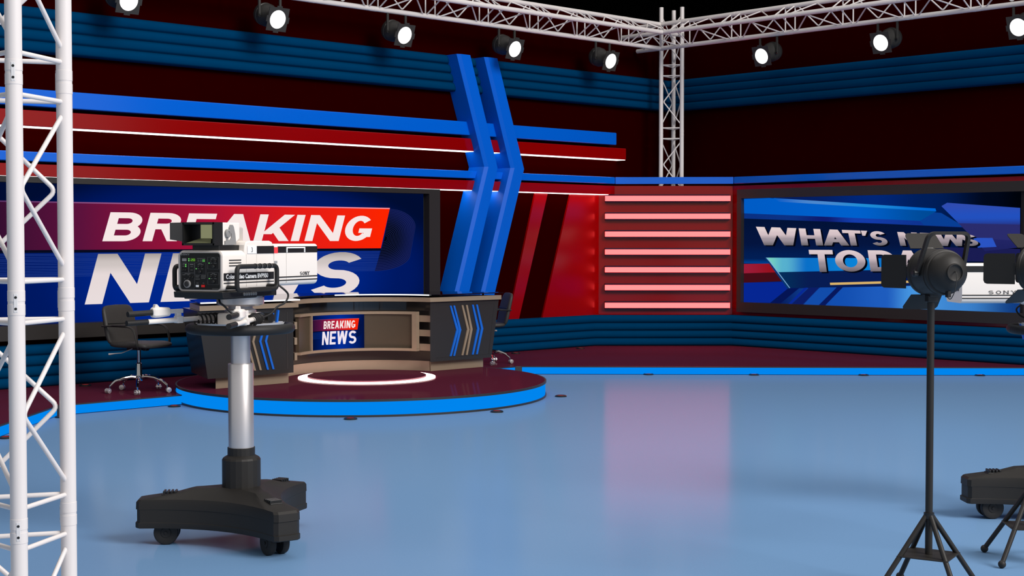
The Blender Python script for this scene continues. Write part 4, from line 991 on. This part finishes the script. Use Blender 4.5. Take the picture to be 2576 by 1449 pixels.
def pedestal(label, loc, rot):
    t = thing('camera_pedestal', label, 'camera pedestal', loc, rot)
    # three-armed wheeled base: concave star outline lofted in height
    ra = .56; hw_ = .075
    def star(k, z, hub=.135, dip=0.0):
        pts = []
        for a in (0, 120, 240):
            A_ = radians(a); e = Vector((cos(A_), sin(A_))); n = Vector((-sin(A_), cos(A_)))
            pts.append(e*(ra*k-.018)-n*(hw_*k)); pts.append(e*ra*k-n*(hw_*k-.02)); pts.append(e*ra*k+n*(hw_*k-.02)); pts.append(e*(ra*k-.018)+n*(hw_*k))
            B_ = radians(a+60); m_ = Vector((cos(B_), sin(B_))); p1 = e*(ra*k-.018)+n*(hw_*k)
            A2 = radians(a+120); e2 = Vector((cos(A2), sin(A2))); n2 = Vector((-sin(A2), cos(A2))); p2 = e2*(ra*k-.018)-n2*(hw_*k)
            c_ = m_*hub*k
            for q in range(1, 10):
                s = q/10; pts.append(p1*(1-s)**2+(c_*2-(p1+p2)*.5)*2*s*(1-s)+p2*s*s if False else p1*(1-s)**2+c_*2*s*(1-s)*.75+p2*s*s)
        return [(p.x, p.y, z+dip*(1-min(1, p.length/ra))) for p in pts]
    bs = MB().loft([star(.99, .095), star(1.0, .100), star(1.0, .125), star(.985, .127), star(.985, .195), star(.995, .197), star(.992, .236), star(.97, .248, dip=.01), star(.62, .266, dip=.03), star(.47, .290, dip=.02)]).build('base', M['blk'], t, angle=28)
    for a in (0, 120, 240):
        T = RZ(radians(a))
        r1 = MB(); r1.box((.335, -.036, .24), (.425, .036, .272), T)
        for k in range(4): r1.box((.345+.02*k, -.034, .25), (.357+.02*k, .034, .288), T)
        r1.build('ridge', M['blk2'], bs, bevel=.003)
        wl = MB()
        for s_ in (-1, 1):
            Tw = T @ TR(.40, s_*.038, .066) @ RX(pi/2)
            wl.lathe([(.012, -.019), (.026, -.019), (.027, -.016), (.05, -.020), (.062, -.018), (.066, -.012), (.066, .012), (.062, .018), (.05, .020), (.027, .016), (.026, .019), (.012, .019)], 32, Tw)
            wl.lathe([(.008, -.024), (.008, .024)], 10, Tw)
        wl.lathe([(.010, -.05), (.010, .05)], 10, T @ TR(.40, 0, .066) @ RX(pi/2))
        w_o = wl.build('wheel', M['rubber'], t)
        MB().box((.385, -.012, .08), (.415, .012, .10), T).build('fork', M['blk2'], w_o)
    n = 12
    MB().lathe([(.125, .262), (.110, .275), (.104, .30), (.104, .452), (.098, .462), (.074, .476), (.074, .518), (.066, .518)], 20).build('column_socket', M['blk'], t, angle=12)
    MB().lathe([(.0685, .505), (.0685, .972), (.0665, .975), (.052, .975)], 48).build('lower_tube', M['steel'], t)
    MB().lathe([(.0525, .97), (.0525, 1.25)], 48).build('upper_tube', M['steel'], t)
    rg = MB().torus(.268, .027, TR(0, 0, 1.168), 64, 14).build('steering_ring', M['rubber'], t)
    sp_ = MB()
    for a in (30, 150, 270): sp_.tube([(.05*cos(radians(a)), .05*sin(radians(a)), 1.165), (.26*cos(radians(a)), .26*sin(radians(a)), 1.168)], .013, 10)
    sp_.build('spoke', M['blk'], rg)
    # tray with turned-up rims
    tr = MB(); tr.box((-.16, -.16, 1.160), (.16, .16, 1.166))
    for s_ in (-1, 1):
        tr.prism([(-.16, s_*.16, 1.16), (.16, s_*.16, 1.16), (.15, s_*.185, 1.198), (-.15, s_*.185, 1.198)], (0, -s_*.005, 0)); tr.prism([(s_*.16, -.16, 1.16), (s_*.16, .16, 1.16), (s_*.185, .15, 1.198), (s_*.185, -.15, 1.198)], (-s_*.005, 0, 0))
    tr.build('tray', M['tray'], t, smooth=False)
    MB().box((-.10, -.085, 1.166), (.10, .085, 1.252)).build('head_block', M['camwhite'], t, bevel=.012)
    MB().lathe([(.085, 1.25), (.085, 1.266), (.068, 1.275), (.064, 1.284), (.080, 1.288), (.1, 1.290), (.128, 1.300), (.128, 1.345)], 48).build('pan_head', M['steel'], t, angle=30)
    for x, y, a in ((-.02, -.115, 0), (.09, -.115, 0), (-.02, .115, 0)):
        MB().lathe([(.026, -.024), (.031, -.022), (.031, .022), (.026, .024)], 22, TR(x, y, 1.222) @ RX(pi/2)).build('drag_knob', M['blk2'], t)
    MB().prism([(.15, -.12, 1.166), (.165, -.12, 1.166), (.185, -.12, 1.258), (.17, -.12, 1.262)], (0, -.010, 0)).build('blue_lever', M['chevblue'], t, smooth=False)
    # wedge plate under the camera
    MB().prism([(-.375, .155, 1.345), (-.38, .155, 1.377), (.12, .155, 1.377), (.12, .155, 1.345)], (0, -.31, 0)).box((-.33, -.125, 1.337), (.05, .125, 1.350)).build('wedge_plate', M['blk2'], t, bevel=.004)
    dl = MB()
    for k in range(6): dl.lathe([(.0085, 0), (.0085, .006), (.006, .007)], 14, TR(-.19+.021*k, -.155, 1.361) @ RX(pi/2))
    dl.build('adjuster', M['camgrey'], t)
    # two pan bars, each with a demand grip and a coiled cable
    for s_ in (1, -1):
        d = Vector((-.942, s_*.335, -.02)).normalized(); p0 = Vector((-.03, s_*.13, 1.226))
        sd = Vector((-d.y, d.x, 0)); up = Vector((0, 0, 1))
        bar = MB().tube([p0-d*.05, p0+d*.44], .0135, 16).build('pan_bar', M['camwhite'], t)
        MB().tube([p0+d*.435, p0+d*.56], .0145, 16).build('bar_grip', M['rubber'], bar)
        T = Matrix.Translation(p0) @ Matrix((d, sd, d.cross(sd))).transposed().to_4x4()
        zs = 1 if d.cross(sd).z > 0 else -1
        def q(lo, hi): 
            a = (lo[0], lo[1], lo[2]*zs); c = (hi[0], hi[1], hi[2]*zs); return tuple(min(u_, v_) for u_, v_ in zip(a, c)), tuple(max(u_, v_) for u_, v_ in zip(a, c))
        cl = MB(); cl.box(*q((.228, -.020, -.017), (.264, .020, .020)), T); cl.box(*q((.236, -.014, .018), (.262, .014, .040)), T); cl.box(*q((.222, -.012, .036), (.318, .012, .058)), T)
        cl.build('clamp', M['camwhite'], bar, bevel=.003)
        dm = MB(); e = Vector((0, 0, .060*zs))
        rows = []
        for x, hy, hz in ((.302, .016, .017), (.312, .022, .023), (.372, .025, .028), (.400, .024, .027), (.410, .018, .021)):
            rows.append([(x, hy*a_, .047*zs+hz*b_) for a_, b_ in ((1, .6), (.6, 1), (-.6, 1), (-1, .6), (-1, -.6), (-.6, -1), (.6, -1), (1, -.6))])
        dm.loft(rows, T=T); dm.prism([(.365, -.012, .072*zs), (.398, -.012, .072*zs), (.394, -.010, .090*zs), (.382, -.010, .090*zs)], (0, .024, 0), T)
        dmo = dm.build('zoom_demand', M['camwhite'], bar, bevel=.003, angle=30)
        MB().tube([(.405, 0, .047*zs), (.552, 0, .046*zs)], .0150, 16, T=T).build('demand_grip', M['rubber'], dmo)
        kn = MB(); kn.lathe([(.012, 0), (.012, .006), (.009, .008)], 18, T @ TR(.338, -.0235, .047*zs) @ RX(pi/2)); kn.lathe([(.008, 0), (.008, .004)], 14, T @ TR(.24, -.0125, .047*zs) @ RX(pi/2)); kn.build('demand_knob', M['camgrey'], dmo)
        sl = MB()
        for i in range(2):
            for j in range(2): sl.box(*q((.358+.015*i, -.0262, .041+.011*j), (.368+.015*i, -.0240, .0455+.011*j)), T)
        sl.build('demand_slots', M['ink'], dmo, smooth=False)
        hx = [(p0+d*(-.02+.16*k/72)+(sd*cos(2*pi*k/12)+up*sin(2*pi*k/12))*.029-up*.006) for k in range(73)]
        MB().tube(hx, .0048, 8).build('coiled_cable', M['rubber'], bar)
        mt = MB(); mt.lathe([(.022, -.03), (.027, -.027), (.027, .04), (.022, .043)], 20, align(p0-d*.045, d)); mt.build('bar_socket', M['blk2'], bar)
    # loose cables from the camera down to the head
    MB().tube(fillet([(-.25, -.04, 1.335), (-.27, -.06, 1.315), (-.22, -.05, 1.30), (-.19, -.07, 1.262), (-.16, -.11, 1.232)], .03, 6), .0055, 8).build('cable', M['rubber'], t)
    MB().tube(fillet([(.13, -.16, 1.40), (.15, -.185, 1.375), (.19, -.19, 1.345), (.16, -.185, 1.30), (.10, -.17, 1.285), (.06, -.16, 1.245), (0, -.138, 1.225)], .03, 6), .0055, 8).build('cable', M['rubber'], t)
    return t
cr1 = uvdir(.41, .91)
L1_ = W(-1.477, 7.86)
ped1 = pedestal('black camera pedestal with steel column carrying the camera in front of the news desk', L1_, cr1+radians(0))
cam1 = tvcam('white television camera with number 3 plate in front of the breaking news screen', L1_, cr1)
cr2 = uvdir(-.999, -.03)
L2_ = W(3.235, 8.55)
ped2 = dup(ped1, L2_, cr2, 'black camera pedestal at the right edge, cut by the frame')
for c in ped2.children:
    n = c.name.split('.')[0]
    if n in ('steering_ring', 'tray'): c.location.z -= .05
    elif n not in ('base', 'wheel', 'column_socket', 'lower_tube'): c.location.z -= .116
dup(cam1, L2_+Vector((cos(cr2), sin(cr2), 0))*.065-Vector((0, 0, .116)), cr2, 'white television camera at the right edge, partly behind the stand lights')

# ================================================================== LIGHTS ON STANDS
def standlight(label, loc, rot):
    t = thing('stand_light', label, 'studio light', loc, rot, 'black lights on floor stands')
    # four legs with ball feet, spreader plate, pole
    MB().tube([(0, 0, .185), (0, 0, 1.40)], .0168, 20).build('pole', M['blk'], t)
    MB().lathe([(.024, .352), (.024, .378)], 20).build('collar', M['blk2'], t)
    for k in range(4):
        a = radians(90*k); c_, s2 = cos(a), sin(a)
        lg = MB().tube([(.016*c_, .016*s2, .362), (.262*c_, .262*s2, .022)], .0122, 14).build('leg', M['blk'], t)
        MB().sphere((.262*c_, .262*s2, .020), .020).build('foot', M['rubber'], lg)
    MB().box((-.117, -.117, .178), (.117, .117, .184), RZ(pi/4)).build('spreader_plate', M['blk'], t, bevel=.0015)
    # head: local +x = beam. yoke, can, barn doors
    hz = 1.50
    MB().box((-.03, -.022, 1.385), (.02, .022, 1.425)).box((-.022, -.026, 1.36), (.012, .026, 1.392)).build('clamp', M['blk2'], t, bevel=.003)
    HX = -.072
    T = TR(HX, 0, hz) @ RY(pi/2)
    hd = MB().lathe([(.001, -.128), (.030, -.128), (.036, -.130), (.036, -.136), (.040, -.136), (.042, -.128), (.066, -.116), (.084, -.096), (.093, -.072), (.095, -.060), (.101, -.058), (.104, -.050), (.104, -.038), (.100, -.034), (.106, -.032), (.106, .085), (.110, .088), (.110, .104), (.098, .105), (.098, .06), (.001, .05)], 44, T, cap=False).build('lamp_head', M['blk'], t, angle=35)
    MB().lathe([(.097, .09), (.07, .098), (.001, .102)], 36, T).build('lens', M['glass'], hd)
    for s_ in (-1, 1): MB().box((-.02, s_*.106-.004, -.018), (.01, s_*.106+.006, .018), TR(HX+.02, 0, hz)).build('latch', M['blk2'], hd, bevel=.002)
    # carrying yoke: straps on both sides meeting above
    yk = []
    pts = fillet([(HX, .116, hz-.005), (HX-.08, .100, hz+.178), (HX-.08, -.100, hz+.178), (HX, -.116, hz-.005)], .035, 8)
    mb = MB(); rows = []
    for i, p in enumerate(pts):
        a = pts[max(0, i-1)]; c = pts[min(len(pts)-1, i+1)]; tn = (c-a).normalized(); w_ = Vector((1, 0, 0)); w_ = (w_-tn*w_.dot(tn)).normalized(); n_ = tn.cross(w_)
        rows.append([p+w_*.010+n_*.0075, p-w_*.010+n_*.0075, p-w_*.010-n_*.0075, p+w_*.010-n_*.0075])
    mb.loft(rows); mb.build('yoke', M['blk'], t, angle=50)
    for s_ in (-1, 1): MB().lathe([(.016, 0), (.016, .02), (.012, .022)], 16, TR(HX, s_*.113, hz-.005) @ RX(-s_*pi/2)).build('yoke_knob', M['blk2'], t)
    # lower bracket from clamp to can
    MB().prism([(-.03, -.02, 1.42), (.03, -.02, 1.42), (.05, -.02, 1.405), (-.05, -.02, 1.405)], (0, .04, 0)).build('bracket', M['blk2'], t, smooth=False)
    # barn doors
    rim = .110
    def door(ax, spread, l, w0, w1):
        """ax: roll angle about the beam; door hinged on the rim, opening outward by spread from the beam"""
        R = TR(HX, 0, hz) @ Matrix.Rotation(ax, 4, 'X')      # at ax=0 the door sits on top (+z)
        c_, s2 = cos(spread), sin(spread); h0 = Vector((.112, 0, rim-.004)); dv = Vector((c_, 0, s2)); nv_ = Vector((-s2, 0, c_))
        P = []
        r_ = .018
        base = [(-w0, 0), (w0, 0), (w1, l-r_), (w1-r_*.3, l-r_*.3), (w1-r_, l), (-(w1-r_), l), (-(w1-r_*.3), l-r_*.3), (-w1, l-r_)]
        mb = MB(); mb.prism([h0+dv*b_+Vector((0, a_, 0)) for a_, b_ in base], nv_*.003, R)
        o_ = mb.build('barn_door', M['blk'], hd, smooth=False)
        return o_
    door(0, radians(45), .10, .086, .080); door(pi, radians(45), .10, .080, .090)
    door(pi/2, radians(16), .158, .078, .078); door(-pi/2, radians(16), .158, .078, .078)
    hg = MB()
    for k in range(4):
        R = TR(HX, 0, hz) @ Matrix.Rotation(k*pi/2, 4, 'X'); hg.tube([(.112, -.03, rim-.002), (.112, .03, rim-.002)], .004, 8, T=R)
    hg.build('door_hinge', M['blk2'], hd)
    # lead out of the rear cap
    MB().tube(fillet([(HX-.129, 0, hz+.004), (HX-.150, .004, hz+.004), (HX-.157, .006, hz-.03), (HX-.150, .01, hz-.085), (HX-.115, .012, hz-.125), (HX-.08, .010, hz-.108)], .025, 6), .0021, 8).build('lead', M['par'], hd)
    MB().box((HX-.093, -.006, hz-.113), (HX-.068, .012, hz-.085)).build('lead_socket', M['blk2'], hd, bevel=.003)
    return t
s1 = standlight('black studio light on a four-legged stand, whole head in view', W(1.942, 6.70), uvdir(-sin(radians(14)), cos(radians(14))))
dup(s1, W(2.66, 7.38), uvdir(-sin(radians(40)), cos(radians(40))), 'black studio light on a stand at the right edge, mostly out of the frame')

# ================================================================== LIGHT
w = bpy.data.worlds.new('studio_hall'); sc.world = w; w.use_nodes = True
bg = w.node_tree.nodes['Background']; bg.inputs['Color'].default_value = (1.0, .975, .96, 1); bg.inputs['Strength'].default_value = .44
def area(name, loc, tgt, size, power, col=(1, .96, .93)):
    l = bpy.data.lights.new(name, 'AREA'); l.shape = 'SQUARE'; l.size = size; l.energy = power; l.color = col
    o = bpy.data.objects.new(name, l); COL.objects.link(o); o.location = loc
    o.rotation_euler = (Vector(tgt)-Vector(loc)).to_track_quat('-Z', 'Y').to_euler(); return o
area('key_softbox', W(14, -2.0, 13.0), W(-.5, 12, .8), 9.0, 4900)
area('top_fill', W(0, 9.5, 8.0), W(0, 11.0, 0), 6.0, 200)  # unseen fill added overhead to brighten the set
# beams of the lamps on the trusses
sc.view_settings.view_transform = 'Standard'; sc.view_settings.look = 'None'; sc.view_settings.gamma = 1.0; sc.view_settings.exposure = 0.0
try: sc.view_settings.use_curve_mapping = False
except Exception: pass
sc.cycles.max_bounces = 8; sc.cycles.sample_clamp_indirect = 6.0
